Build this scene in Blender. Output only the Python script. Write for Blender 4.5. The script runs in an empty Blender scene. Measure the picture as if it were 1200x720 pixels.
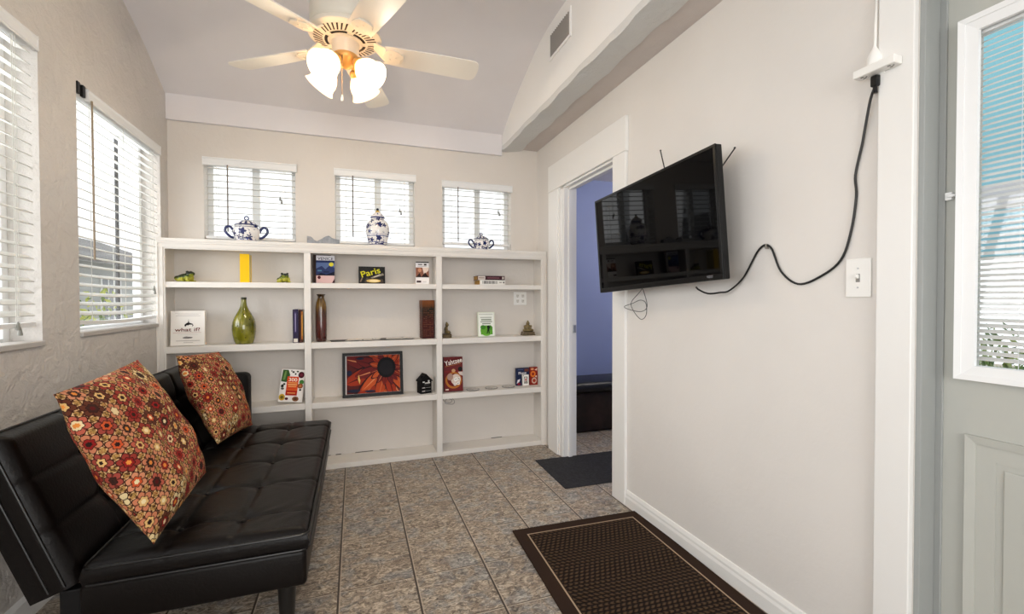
import bpy, bmesh, math, random
from math import sin, cos, pi, radians as RAD
from mathutils import Vector, Matrix, Euler
random.seed(7)
S = bpy.context.scene
COL = S.collection

# ------------------------------------------------------------------ camera
YAW, PITCH, ROLL, FPX = 0.3364, -0.0156, -0.002, 526.5
fw = Vector((sin(YAW)*cos(PITCH), cos(YAW)*cos(PITCH), sin(PITCH)))
rt = Vector((cos(YAW), -sin(YAW), 0)); up = rt.cross(fw)
r2 = cos(ROLL)*rt + sin(ROLL)*up; u2 = -sin(ROLL)*rt + cos(ROLL)*up
cam = bpy.data.cameras.new('camera'); camo = bpy.data.objects.new('camera', cam); COL.objects.link(camo)
M3 = Matrix((r2, u2, -fw)).transposed()
camo.matrix_world = Matrix.Translation((0, 0, 1.2)) @ M3.to_4x4()
cam.sensor_width = 36; cam.lens = FPX/1200*36; cam.clip_start = 0.02
S.camera = camo

# ------------------------------------------------------------------ world, lights, exposure
SKY = 1.5
w = bpy.data.worlds.new('sky'); S.world = w; w.use_nodes = True
bg = w.node_tree.nodes['Background']; bg.inputs[0].default_value = (0.93, 0.97, 1.0, 1); bg.inputs[1].default_value = SKY
vs = S.view_settings
vs.view_transform = 'Standard'; vs.look = 'None'; vs.gamma = 1; vs.use_curve_mapping = False; vs.exposure = 0.07
S.cycles.max_bounces = 10; S.cycles.diffuse_bounces = 6; S.cycles.transparent_max_bounces = 24
S.cycles.sample_clamp_indirect = 8; S.cycles.use_denoising = True
def area(name, loc, direction, sx, sy, power, col=(1, 1, 1)):
    l = bpy.data.lights.new(name, 'AREA'); l.shape = 'RECTANGLE'; l.size = sx; l.size_y = sy; l.energy = power; l.color = col
    o = bpy.data.objects.new(name, l); COL.objects.link(o); o.location = loc
    o.rotation_euler = Vector(direction).to_track_quat('-Z', 'Y').to_euler(); return o
# area lamps for daylight at the windows; the rear one is added fill
area('fill_rear', (0.15, -2.95, 1.45), (0, 1, 0.0), 2.2, 2.0, 84, (1, .988, .97))  # fill lamp added behind the camera to brighten the room
for i, yy in enumerate((-0.55, 0.67)):
    area('daylight_side', (-1.62, yy, 1.62), (1, 0, 0), .9, 1.15, 15, (.97, .985, 1))
for yy in (1.85, 3.03):
    area('daylight_garden', (-2.3, yy, 1.55), (1, 0, .4), 1.1, 1.3, 36, (.97, .985, 1))
for xx in (-.69, .16, .96):
    area('daylight_back', (xx, 4.25, 2.10), (0, -1, -.15), .75, .9, 4.4, (1, .99, .97))

# ------------------------------------------------------------------ helpers
def lin(h):
    if not isinstance(h, str): return tuple(h)
    h = h.lstrip('#'); c = [int(h[i:i+2], 16)/255 for i in (0, 2, 4)]
    return tuple(x/12.92 if x <= .04045 else ((x+.055)/1.055)**2.4 for x in c)
_m = {}
def mat(name, col, rough=.5, metal=0, bump=0, bscale=40, var=0, vscale=6, emit=0, ecol=None, coat=0, spec=.5, trans=0, stretch=None):
    if name in _m: return _m[name]
    m = bpy.data.materials.new(name); m.use_nodes = True; nt = m.node_tree; b = nt.nodes['Principled BSDF']
    c = lin(col); b.inputs['Base Color'].default_value = (*c, 1); b.inputs['Roughness'].default_value = rough
    b.inputs['Metallic'].default_value = metal; b.inputs['Coat Weight'].default_value = coat; b.inputs['Coat Roughness'].default_value = .06
    b.inputs['Specular IOR Level'].default_value = spec
    if emit:
        b.inputs['Emission Color'].default_value = (*lin(ecol or col), 1); b.inputs['Emission Strength'].default_value = emit
    if bump or var:
        tc = nt.nodes.new('ShaderNodeTexCoord'); src = tc.outputs['Object']
        if stretch:
            mp = nt.nodes.new('ShaderNodeMapping'); mp.inputs['Scale'].default_value = stretch
            nt.links.new(src, mp.inputs['Vector']); src = mp.outputs['Vector']
    if bump:
        n = nt.nodes.new('ShaderNodeTexNoise'); n.inputs['Scale'].default_value = bscale; n.inputs['Detail'].default_value = 4
        bp = nt.nodes.new('ShaderNodeBump'); bp.inputs['Strength'].default_value = bump; bp.inputs['Distance'].default_value = .01
        nt.links.new(src, n.inputs['Vector']); nt.links.new(n.outputs['Fac'], bp.inputs['Height']); nt.links.new(bp.outputs['Normal'], b.inputs['Normal'])
    if var:
        n2 = nt.nodes.new('ShaderNodeTexNoise'); n2.inputs['Scale'].default_value = vscale; n2.inputs['Detail'].default_value = 5
        cr = nt.nodes.new('ShaderNodeValToRGB'); cr.color_ramp.elements[0].position = .3; cr.color_ramp.elements[1].position = .7
        cr.color_ramp.elements[0].color = (*[x*(1-var) for x in c], 1); cr.color_ramp.elements[1].color = (*[min(1, x*(1+var*.6)) for x in c], 1)
        nt.links.new(src, n2.inputs['Vector']); nt.links.new(n2.outputs['Fac'], cr.inputs['Fac']); nt.links.new(cr.outputs['Color'], b.inputs['Base Color'])
    if trans:
        t = nt.nodes.new('ShaderNodeBsdfTranslucent'); t.inputs['Color'].default_value = (*c, 1)
        mx = nt.nodes.new('ShaderNodeMixShader'); mx.inputs[0].default_value = trans
        nt.links.new(b.outputs[0], mx.inputs[1]); nt.links.new(t.outputs[0], mx.inputs[2]); nt.links.new(mx.outputs[0], nt.nodes['Material Output'].inputs[0])
    _m[name] = m; return m
def ink(h): return mat('ink_'+h.lstrip('#'), h, .6, spec=.15)

def obj(name, bm, mats, parent=None, smooth=False, loc=None, angle=40):
    me = bpy.data.meshes.new(name); bmesh.ops.recalc_face_normals(bm, faces=bm.faces[:]); bm.to_mesh(me); bm.free()
    for m in (mats if isinstance(mats, (list, tuple)) else [mats]): me.materials.append(m)
    if smooth:
        me.polygons.foreach_set('use_smooth', [True]*len(me.polygons))
        try: me.set_sharp_from_angle(angle=RAD(angle))
        except Exception: pass
    o = bpy.data.objects.new(name, me); COL.objects.link(o)
    if parent: o.parent = parent
    if loc: o.location = loc
    return o
def tag(o, label, cat, group=None):
    o['label'] = label; o['category'] = cat
    if group: o['group'] = group
    return o
def thing(name, label, cat, loc=(0, 0, 0), rot=(0, 0, 0), group=None):
    o = bpy.data.objects.new(name, None); COL.objects.link(o); o.location = loc; o.rotation_euler = rot; o.empty_display_size = .05
    return tag(o, label, cat, group)
def struct(name, bm, mats, parent=None, **k):
    o = obj(name, bm, mats, parent, **k)
    if not parent: o['kind'] = 'structure'
    return o
def sroot(name, loc=(0, 0, 0), rot=(0, 0, 0)):
    o = bpy.data.objects.new(name, None); COL.objects.link(o); o.location = loc; o.rotation_euler = rot; o['kind'] = 'structure'; return o
def B(): return bmesh.new()
def faces_of(bm, verts, mi):
    if mi:
        for f in {f for v in verts for f in v.link_faces}: f.material_index = mi
def box(bm, x0, y0, z0, x1, y1, z1, bev=0, seg=2, mi=0, M=None):
    g = bmesh.ops.create_cube(bm, size=1); vs_ = g['verts']
    for v in vs_: v.co = Vector(((x0+x1)/2+v.co.x*(x1-x0), (y0+y1)/2+v.co.y*(y1-y0), (z0+z1)/2+v.co.z*(z1-z0)))
    if bev:
        es = list({e for v in vs_ for e in v.link_edges})
        r = bmesh.ops.bevel(bm, geom=es, offset=bev, segments=seg, affect='EDGES', profile=.5)
        vs_ = list({v for f in r['faces'] for v in f.verts} | {v for v in vs_ if v.is_valid})
    faces_of(bm, vs_, mi)
    if M:
        for v in vs_: v.co = M @ v.co
    return vs_
def lathe(bm, prof, seg=32, mi=0, M=None, cap=True):
    rings = []
    for r, z in prof:
        rings.append([bm.verts.new((r*cos(2*pi*i/seg), r*sin(2*pi*i/seg), z)) for i in range(seg)])
    nv = [v for R in rings for v in R]
    for a, b in zip(rings, rings[1:]):
        for i in range(seg):
            f = bm.faces.new((a[i], a[(i+1) % seg], b[(i+1) % seg], b[i])); f.material_index = mi
    if cap:
        for R in (rings[0], rings[-1]):
            f = bm.faces.new(R); f.material_index = mi
    if M:
        for v in nv: v.co = M @ v.co
    return nv
def tube(bm, pts, r, seg=8, mi=0, closed=False, taper=None):
    pts = [Vector(p) for p in pts]; n = len(pts); rings = []
    pu = None
    for i, p in enumerate(pts):
        if closed: d = pts[(i+1) % n]-pts[i-1]
        else: d = pts[min(i+1, n-1)]-pts[max(i-1, 0)]
        d.normalize()
        if pu is None: pu = Vector((0, 0, 1)) if abs(d.z) < .9 else Vector((1, 0, 0))
        s = d.cross(pu)
        if s.length < 1e-6: s = d.orthogonal()
        s.normalize(); pu = s.cross(d).normalized()
        rr = r*(taper[i] if taper else 1)
        rings.append([bm.verts.new(p+rr*(cos(2*pi*k/seg)*s+sin(2*pi*k/seg)*pu)) for k in range(seg)])
    for a, b in (zip(rings, rings[1:]+[rings[0]]) if closed else zip(rings, rings[1:])):
        for k in range(seg):
            f = bm.faces.new((a[k], a[(k+1) % seg], b[(k+1) % seg], b[k])); f.material_index = mi
    if not closed:
        for R in (rings[0], rings[-1]): bm.faces.new(R).material_index = mi
def smoothpath(pts, n=6):
    P = [Vector(p) for p in pts]; out = []
    for i in range(len(P)-1):
        p0, p1, p2, p3 = P[max(i-1, 0)], P[i], P[i+1], P[min(i+2, len(P)-1)]
        for k in range(n):
            t = k/n; out.append(.5*((2*p1)+(p2-p0)*t+(2*p0-5*p1+4*p2-p3)*t*t+(3*p1-p0-3*p2+p3)*t**3))
    return out+[P[-1]]
def prism(bm, pts, axis, a0, a1, mi=0):
    def mk(p, a):
        return {'x': (a, p[0], p[1]), 'y': (p[0], a, p[1]), 'z': (p[0], p[1], a)}[axis]
    A = [bm.verts.new(mk(p, a0)) for p in pts]; C = [bm.verts.new(mk(p, a1)) for p in pts]; n = len(pts)
    bm.faces.new(A).material_index = mi; bm.faces.new(C).material_index = mi
    for i in range(n): bm.faces.new((A[i], A[(i+1) % n], C[(i+1) % n], C[i])).material_index = mi
    return A+C
def ellip(bm, c, r, rot=None, seg=20, mi=0):
    g = bmesh.ops.create_uvsphere(bm, u_segments=seg, v_segments=seg//2, radius=1)
    Mx = Matrix.Translation(c) @ (Euler(rot).to_matrix().to_4x4() if rot else Matrix()) @ Matrix.Diagonal((*r, 1))
    for v in g['verts']: v.co = Mx @ v.co
    faces_of(bm, g['verts'], mi)
def remesh(o, vox):
    m = o.modifiers.new('fuse', 'REMESH'); m.mode = 'VOXEL'; m.voxel_size = vox; m.use_smooth_shade = True
    s = o.modifiers.new('soften', 'SMOOTH'); s.iterations = 4; s.factor = .5
def holes_wall(bm, axis, t0, t1, u0, u1, z0, z1, holes):
    """slab across `axis` between t0 and t1, spanning u and z, with rectangular openings (u0,u1,z0,z1)"""
    us = sorted({u0, u1, *[h[0] for h in holes], *[h[1] for h in holes]}); zs = sorted({z0, z1, *[h[2] for h in holes], *[h[3] for h in holes]})
    def solid(i, j):
        if i < 0 or j < 0 or i >= len(us)-1 or j >= len(zs)-1: return False
        cu, cz = (us[i]+us[i+1])/2, (zs[j]+zs[j+1])/2
        return not any(h[0] < cu < h[1] and h[2] < cz < h[3] for h in holes)
    V = {}
    def v(t, u, z):
        k = (t, u, z)
        if k not in V: V[k] = bm.verts.new((t, u, z) if axis == 'x' else (u, t, z))
        return V[k]
    for i in range(len(us)-1):
        for j in range(len(zs)-1):
            if not solid(i, j): continue
            a, b, c, d = us[i], us[i+1], zs[j], zs[j+1]
            for t in (t0, t1): bm.faces.new((v(t, a, c), v(t, b, c), v(t, b, d), v(t, a, d)))
            for di, dj, p, q in ((-1, 0, (a, c), (a, d)), (1, 0, (b, c), (b, d)), (0, -1, (a, c), (b, c)), (0, 1, (a, d), (b, d))):
                if not solid(i+di, j+dj): bm.faces.new((v(t0, *p), v(t0, *q), v(t1, *q), v(t1, *p)))

def art(parent, items, w, h, y=-.0008, name='cover_print', label=None):  # printed shapes and pictures as well as letters
    """flat printing on the front (-Y) face of a thing, x in 0..1 of w (centred), z in 0..1 of h"""
    bm = B(); mats = []; lay = 0
    def mi(c):
        m = ink(c)
        if m not in mats: mats.append(m)
        return mats.index(m)
    for it in items:
        k = it[0]; lay += 1; yy = y-lay*.00012
        if k == 'r': pts = [(it[1], it[2]), (it[3], it[2]), (it[3], it[4]), (it[1], it[4])]
        elif k == 'e': pts = [(it[1]+it[3]*cos(2*pi*i/22), it[2]+it[4]*sin(2*pi*i/22)) for i in range(22)]
        elif k == 'p': pts = it[1]
        if k == 't':
            _, txt, cx, cz, wid, hgt, c, rot = it
            cu = bpy.data.curves.new('t', 'FONT'); cu.body = txt; cu.align_x = 'CENTER'; cu.align_y = 'CENTER'; cu.size = 1; cu.offset = .012
            to = bpy.data.objects.new('t', cu); COL.objects.link(to); bpy.context.view_layer.update()
            me = bpy.data.meshes.new_from_object(to.evaluated_get(bpy.context.evaluated_depsgraph_get()))
            xs = [v.co.x for v in me.vertices]; ys = [v.co.y for v in me.vertices]
            sx = wid*w/(max(xs)-min(xs)); sy = hgt*h/(max(ys)-min(ys)); mx, my = (max(xs)+min(xs))/2, (max(ys)+min(ys))/2
            n0 = len(bm.verts); f0 = len(bm.faces); bm.from_mesh(me); bm.verts.ensure_lookup_table(); bm.faces.ensure_lookup_table()
            for v in bm.verts[n0:]:
                a, b = (v.co.x-mx)*sx, (v.co.y-my)*sy
                v.co = Vector(((cx-.5)*w+a*cos(rot)-b*sin(rot), yy, cz*h+a*sin(rot)+b*cos(rot)))
            for f in bm.faces[f0:]: f.material_index = mi(c)
            bpy.data.objects.remove(to); bpy.data.meshes.remove(me); bpy.data.curves.remove(cu)
        else:
            f = bm.faces.new([bm.verts.new(((p[0]-.5)*w, yy, p[1]*h)) for p in pts]); f.material_index = mi(it[-1])
    me = bpy.data.meshes.new(name); bm.to_mesh(me); bm.free()
    for m in mats: me.materials.append(m)
    o = bpy.data.objects.new(name, me); COL.objects.link(o); o.parent = parent
    if label: o['label'] = label
    return o

# ------------------------------------------------------------------ procedural materials of surfaces
def nodes(name):
    m = bpy.data.materials.new(name); m.use_nodes = True; nt = m.node_tree
    return m, nt, nt.nodes['Principled BSDF']
class N:
    """tiny node-graph writer"""
    def __init__(s, nt): s.nt = nt
    def val(s, x, sock):
        if isinstance(x, (int, float)): sock.default_value = x
        elif isinstance(x, (tuple, list)): sock.default_value = x
        else: s.nt.links.new(x, sock)
    def m(s, op, a, b=0, c=0):
        n = s.nt.nodes.new('ShaderNodeMath'); n.operation = op
        for i, x in enumerate((a, b, c)): s.val(x, n.inputs[i])
        return n.outputs[0]
    def vm(s, op, a, b=(0, 0, 0)):
        n = s.nt.nodes.new('ShaderNodeVectorMath'); n.operation = op; s.val(a, n.inputs[0]); s.val(b, n.inputs[1]); return n.outputs[1] if op in ('LENGTH', 'DISTANCE') else n.outputs[0]
    def mix(s, f, a, b):
        n = s.nt.nodes.new('ShaderNodeMix'); n.data_type = 'RGBA'; s.val(f, n.inputs[0])
        s.val(a if not isinstance(a, str) else (*lin(a), 1), n.inputs[6]); s.val(b if not isinstance(b, str) else (*lin(b), 1), n.inputs[7]); return n.outputs[2]
    def noise(s, v, scale, detail=4, rough=.5, dist=0):
        n = s.nt.nodes.new('ShaderNodeTexNoise'); n.inputs['Scale'].default_value = scale; n.inputs['Detail'].default_value = detail
        n.inputs['Roughness'].default_value = rough; n.inputs['Distortion'].default_value = dist; s.val(v, n.inputs['Vector']); return n.outputs['Fac']
    def ramp(s, f, stops, interp='LINEAR'):
        n = s.nt.nodes.new('ShaderNodeValToRGB'); cr = n.color_ramp; cr.interpolation = interp
        while len(cr.elements) < len(stops): cr.elements.new(.5)
        for e, (p, c) in zip(cr.elements, stops): e.position = p; e.color = (*lin(c), 1)
        s.val(f, n.inputs[0]); return n.outputs[0]
    def sep(s, v):
        n = s.nt.nodes.new('ShaderNodeSeparateXYZ'); s.val(v, n.inputs[0]); return n.outputs
    def comb(s, x, y, z=0):
        n = s.nt.nodes.new('ShaderNodeCombineXYZ')
        for i, a in enumerate((x, y, z)): s.val(a, n.inputs[i])
        return n.outputs[0]
    def obj(s): return s.nt.nodes.new('ShaderNodeTexCoord').outputs['Object']
    def uv(s): return s.nt.nodes.new('ShaderNodeTexCoord').outputs['UV']
    def bump(s, h, b, strength=.3, dist=.01):
        n = s.nt.nodes.new('ShaderNodeBump'); n.inputs['Strength'].default_value = strength; n.inputs['Distance'].default_value = dist
        s.val(h, n.inputs['Height']); s.nt.links.new(n.outputs[0], b.inputs['Normal'])

def tile_floor():
    m, nt, b = nodes('mottled_vinyl_tile'); g = N(nt); p = g.obj(); x, y, z = g.sep(p)
    T = .309
    ux = g.m('DIVIDE', g.m('ADD', x, .072+T*20), T); uy = g.m('DIVIDE', g.m('SUBTRACT', y, 2.27-T*30), T)
    fx, fy = g.m('FRACT', ux), g.m('FRACT', uy)
    dx = g.m('MINIMUM', fx, g.m('SUBTRACT', 1, fx)); dy = g.m('MINIMUM', fy, g.m('SUBTRACT', 1, fy))
    idx = g.comb(g.m('FLOOR', ux), g.m('FLOOR', uy))
    wn = nt.nodes.new('ShaderNodeTexWhiteNoise'); wn.noise_dimensions = '2D'; nt.links.new(idx, wn.inputs['Vector'])
    off = g.vm('ADD', p, g.vm('MULTIPLY', wn.outputs['Color'], (5, 5, 5)))
    n1 = g.noise(off, 7, 5, .6, 1.2); n2 = g.noise(g.vm('MULTIPLY', off, (1, 1.5, 1)), 34, 6, .72, 1.4); n3 = g.noise(g.vm('ADD', off, (9, 3, 0)), 10, 4, .6, 1.0); n4 = g.noise(off, 120, 3, .7, .5)
    c = g.ramp(n2, [(.34, '#463c34'), (.44, '#7a6d60'), (.52, '#a59786'), (.59, '#c8baa6'), (.70, '#e4dacb')])
    c2 = g.ramp(n2, [(.32, '#454b50'), (.48, '#7c848a'), (.60, '#a9aeb0'), (.74, '#cdd0cf')])
    c = g.mix(g.ramp(n3, [(.47, '#000000'), (.60, '#c0c0c0')]), c, c2)
    c = g.mix(g.ramp(n1, [(.46, '#000000'), (.64, '#b0b0b0')]), c, g.ramp(n2, [(.32, '#3a2f28'), (.55, '#85705f'), (.72, '#b8a38f')]))
    c = g.mix(g.ramp(n4, [(.56, '#000000'), (.68, '#6a6a6a')]), c, '#e6ddd0')
    gx = g.m('LESS_THAN', g.m('ABSOLUTE', g.m('SUBTRACT', fx, .5)), .488); gx = g.m('SUBTRACT', 1, gx); gy = g.m('LESS_THAN', dy, .008)
    ly = g.m('MULTIPLY', g.m('LESS_THAN', g.m('ABSOLUTE', g.m('SUBTRACT', fy, .985)), .006), .8); c = g.mix(ly, c, '#d2c6b4')
    c = g.mix(gy, c, '#5a4c40'); c = g.mix(gx, c, '#3a2e25')
    edge = g.m('MULTIPLY', g.m('LESS_THAN', g.m('ABSOLUTE', g.m('SUBTRACT', fx, .021)), .007), .75); c = g.mix(edge, c, '#c0b29f')
    nt.links.new(c, b.inputs['Base Color']); b.inputs['Roughness'].default_value = .45
    g.bump(g.m('SUBTRACT', g.m('MULTIPLY', n2, .3), g.m('MAXIMUM', gx, g.m('MULTIPLY', gy, .6))), b, .4, .004)
    return m
def plaster(name, col, big=.25, rough=.75, strength=.25, scale=18, dist=.012):
    m, nt, b = nodes(name); g = N(nt); p = g.obj()
    n1 = g.noise(p, scale, 6, .6, .4); n2 = g.noise(p, 2.2, 3, .5)
    c = lin(col); d = tuple(x*(1-big*.35) for x in c)
    nt.links.new(g.mix(g.ramp(n2, [(.35, '#000000'), (.65, '#ffffff')]), (*d, 1), (*c, 1)), b.inputs['Base Color'])
    b.inputs['Roughness'].default_value = rough; g.bump(n1, b, strength, dist); return m
def glass_mat(name='window_glass', tint=(1, 1, 1)):
    m, nt, b = nodes(name); nt.nodes.remove(b); t = nt.nodes.new('ShaderNodeBsdfTransparent'); t.inputs[0].default_value = (*tint, 1)
    gl = nt.nodes.new('ShaderNodeBsdfGlossy'); gl.inputs['Roughness'].default_value = .02; lw = nt.nodes.new('ShaderNodeLayerWeight'); lw.inputs['Blend'].default_value = .5
    g = N(nt); fac = g.m('ADD', .03, g.m('MULTIPLY', g.m('POWER', lw.outputs['Facing'], 4), .35))
    mx = nt.nodes.new('ShaderNodeMixShader'); nt.links.new(fac, mx.inputs[0]); nt.links.new(t.outputs[0], mx.inputs[1]); nt.links.new(gl.outputs[0], mx.inputs[2])
    nt.links.new(mx.outputs[0], nt.nodes['Material Output'].inputs[0]); return m

M_FLOOR = tile_floor()
M_WALL = plaster('warm_white_wall_paint', '#e1ddd8', .12, .7, .12, 26)
M_WALLB = plaster('back_wall_paint', '#dcd6cf', .14, .7, .14, 22)
M_STUCCO = plaster('rough_stucco_wall', '#d2cdc7', .2, .6, .8, 13, .022)
M_CEIL = plaster('ceiling_paint', '#e4e1e3', .14, .8, .08, 16)
M_UPPER = plaster('upper_wall_paint', '#f3f2f0', .06, .75, .06, 20)
M_BAND = plaster('rough_plaster_band', '#dcdcda', .2, .8, .9, 24)
M_TRIM = mat('white_trim_paint', '#ecebe8', .38, bump=.05, bscale=30)
M_SHELF = plaster('white_shelf_paint', '#e6e2dc', .14, .5, .06, 30)
M_BLUE = plaster('blue_wall_paint', '#93a1cc', .1, .7, .06, 20)
M_GLASS = glass_mat()
M_SLAT = mat('white_blind_slat', '#dededa', .45, trans=.08)
M_PLASTIC = mat('white_plastic', '#efeeea', .35)
M_DOOR = plaster('grey_white_door_paint', '#b6b7b0', .05, .5, .05, 30)
M_VINYL = mat('white_vinyl_frame', '#e9eaea', .4)
M_DARKMETAL = mat('dark_metal', '#1c1c1e', .4, .6)
M_BLACK = mat('black_plastic', '#070708', .4, spec=.3)
M_STEEL = mat('steel', '#b8b8b8', .3, .9)

# ------------------------------------------------------------------ room shell
XL, XR, YB, YF, YR = -1.178, 1.497, 3.614, 3.412, -2.6
bm = B(); box(bm, -1.45, -2.8, -.12, 5.0, 5.4, 0); struct('floor', bm, M_FLOOR)
LEFTWIN = [(2.57, 3.49, 1.035, 2.195), (1.39, 2.31, 1.02, 2.245), (.21, 1.13, 1.02, 2.245), (-1.0, -.08, 1.02, 2.245)]
bm = B(); holes_wall(bm, 'x', XL-.15, XL, YR-.15, YB+.14, 0, 3.1, LEFTWIN); struct('wall_left', bm, M_STUCCO)
BACKWIN = [(-.972, -.402, 1.612, 2.188), (-.134, .452, 1.612, 2.188), (.672, 1.257, 1.607, 2.168)]
bm = B(); holes_wall(bm, 'y', YB, YB+.14, XL, XR, 0, 2.75, BACKWIN); struct('wall_back', bm, M_WALLB)
bm = B(); holes_wall(bm, 'x', XR, XR+.085, YR-.15, YB, 0, 2.52, [(2.378, 3.09, 0, 2.06), (-.11, .82, 0, 2.085)])
struct('wall_right', bm, M_WALL)
bm = B(); holes_wall(bm, 'y', YR-.15, YR, XL, XR, 0, 3.1, [(-.95, 1.25, .45, 2.45)]); struct('wall_rear', bm, M_WALL)
# vaulted ceiling: rises from the back beam, then flattens
prof = [(3.75, 2.52), (3.62, 2.565), (3.556, 2.592), (3.427, 2.662), (3.31, 2.722), (3.2, 2.770), (3.1, 2.806), (3.015, 2.836), (2.89, 2.880), (2.78, 2.908), (2.67, 2.926), (2.53, 2.937), (2.38, 2.94), (YR-.15, 2.94)]
bm = B(); prism(bm, prof+[(YR-.15, 3.06), (3.75, 3.06)], 'x', XL-.15, XR+.2); struct('ceiling', bm, M_CEIL, smooth=True, angle=25)
# upper wall that drops in front of the right wall, with its rough plaster edge and underside
bm = B(); box(bm, 1.17, YR, 2.470, 1.29, YB, 3.0); struct('wall_upper', bm, M_UPPER)
bm = B()
ys = [YR+i*(YB-YR)/120 for i in range(121)]
rows = []
for y in ys:
    j = .006*sin(y*9)+.005*sin(y*23+1)+random.uniform(-.003, .003)
    rows.append([bm.verts.new(c) for c in ((1.1690, y, 2.482+j*.3), (1.1685, y, 2.440+j*.8), (1.21, y, 2.444+j*.3), (1.29, y, 2.458), (1.345+j*.8, y, 2.472), (1.348+j*.8, y, 2.485))])
for a, b in zip(rows, rows[1:]):
    for i in range(5): bm.faces.new((a[i], a[i+1], b[i+1], b[i]))
struct('trim_1', bm, M_BAND, smooth=True, angle=60)
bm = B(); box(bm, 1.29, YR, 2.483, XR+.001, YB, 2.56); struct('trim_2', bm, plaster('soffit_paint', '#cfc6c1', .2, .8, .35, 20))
# beam along the back wall
bm = B(); box(bm, XL, YB-.028, 2.408, 1.17, YB, 2.66, .004); struct('trim_3', bm, M_CEIL)

# baseboard, casings
bm = B()
for y0, y1 in ((.918, 2.243),): prism(bm, [(XR, 0), (XR-.016, 0), (XR-.016, .05), (XR-.012, .062), (XR-.012, .072), (XR-.006, .088), (XR, .09)], 'y', y0, y1)
struct('baseboard_right', bm, M_TRIM)
bm = B(); prism(bm, [(XL, 0), (XL+.014, 0), (XL+.014, .08), (XL, .095)], 'y', YR, YF); struct('baseboard_left', bm, M_TRIM)
D1 = sroot('door_1')
def casing(parent, y0, y1, z0, z1, t=.02, name='door_casing'):
    bm = B(); box(bm, XR-t, y0, z0, XR, y1, z1, .003); return struct(name, bm, M_TRIM, parent)
casing(D1, 2.243, 2.378, 0, 2.06); casing(D1, 3.135, 3.322, 0, 2.06); casing(D1, 3.09, 3.135, 0, 2.04, .012)
casing(D1, 2.235, 3.330, 2.06, 2.264, .024, 'door_header'); casing(D1, 3.15, 3.318, 0, 2.05, .028)
bm = B(); box(bm, XR-.005, 3.075, 0, XR+.10, 3.0905, 2.06, .002); box(bm, XR-.005, 2.378, 0, XR+.10, 2.392, 2.06, .002); box(bm, XR-.005, 2.378, 2.045, XR+.10, 3.09, 2.06, .002)
box(bm, XR+.03, 3.062, 0, XR+.06, 3.076, 2.04, .002); box(bm, XR+.03, 2.392, 2.03, XR+.06, 3.06, 2.046, .002); struct('door_jamb', bm, M_TRIM, D1)
bm = B(); box(bm, XR+.0605, 3.052, .95, XR+.085, 3.0755, 1.01, .002); struct('strike_plate', bm, M_STEEL, D1)

# room beyond the doorway
bm = B(); box(bm, XR+.085, 4.0, 0, 4.2, 4.1, 2.4); struct('wall_blue', bm, M_BLUE)
bm = B(); box(bm, 4.1, 2.2, 0, 4.2, 4.0, 2.4); struct('wall_blue_side', bm, M_BLUE)
bm = B(); box(bm, XR+.085, 2.2, 0, 4.1, 2.3, 2.4); struct('wall_blue_near', bm, M_BLUE)
bm = B(); box(bm, XR+.085, 2.2, 2.4, 4.2, 4.1, 2.47); struct('ceiling_blue_room', bm, M_CEIL)
g_ = thing('added_ceiling_light', 'round white ceiling light added out of view to brighten the blue room', 'light', (2.9, 3.0, 2.4))  # fixture added out of view to light the blue wall
bm = B(); lathe(bm, [(.14, 0), (.14, -.02), (.10, -.03)], 28); obj('light_base', bm, M_PLASTIC, g_, True)
bm = B(); lathe(bm, [(.12, -.025), (.13, -.05), (.10, -.09), (.04, -.11), (.01, -.112)], 28)
obj('glass_dome', bm, mat('lit_dome_glass', '#fff3e2', .4, emit=75, ecol='#fff4e6'), g_, True)

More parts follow.
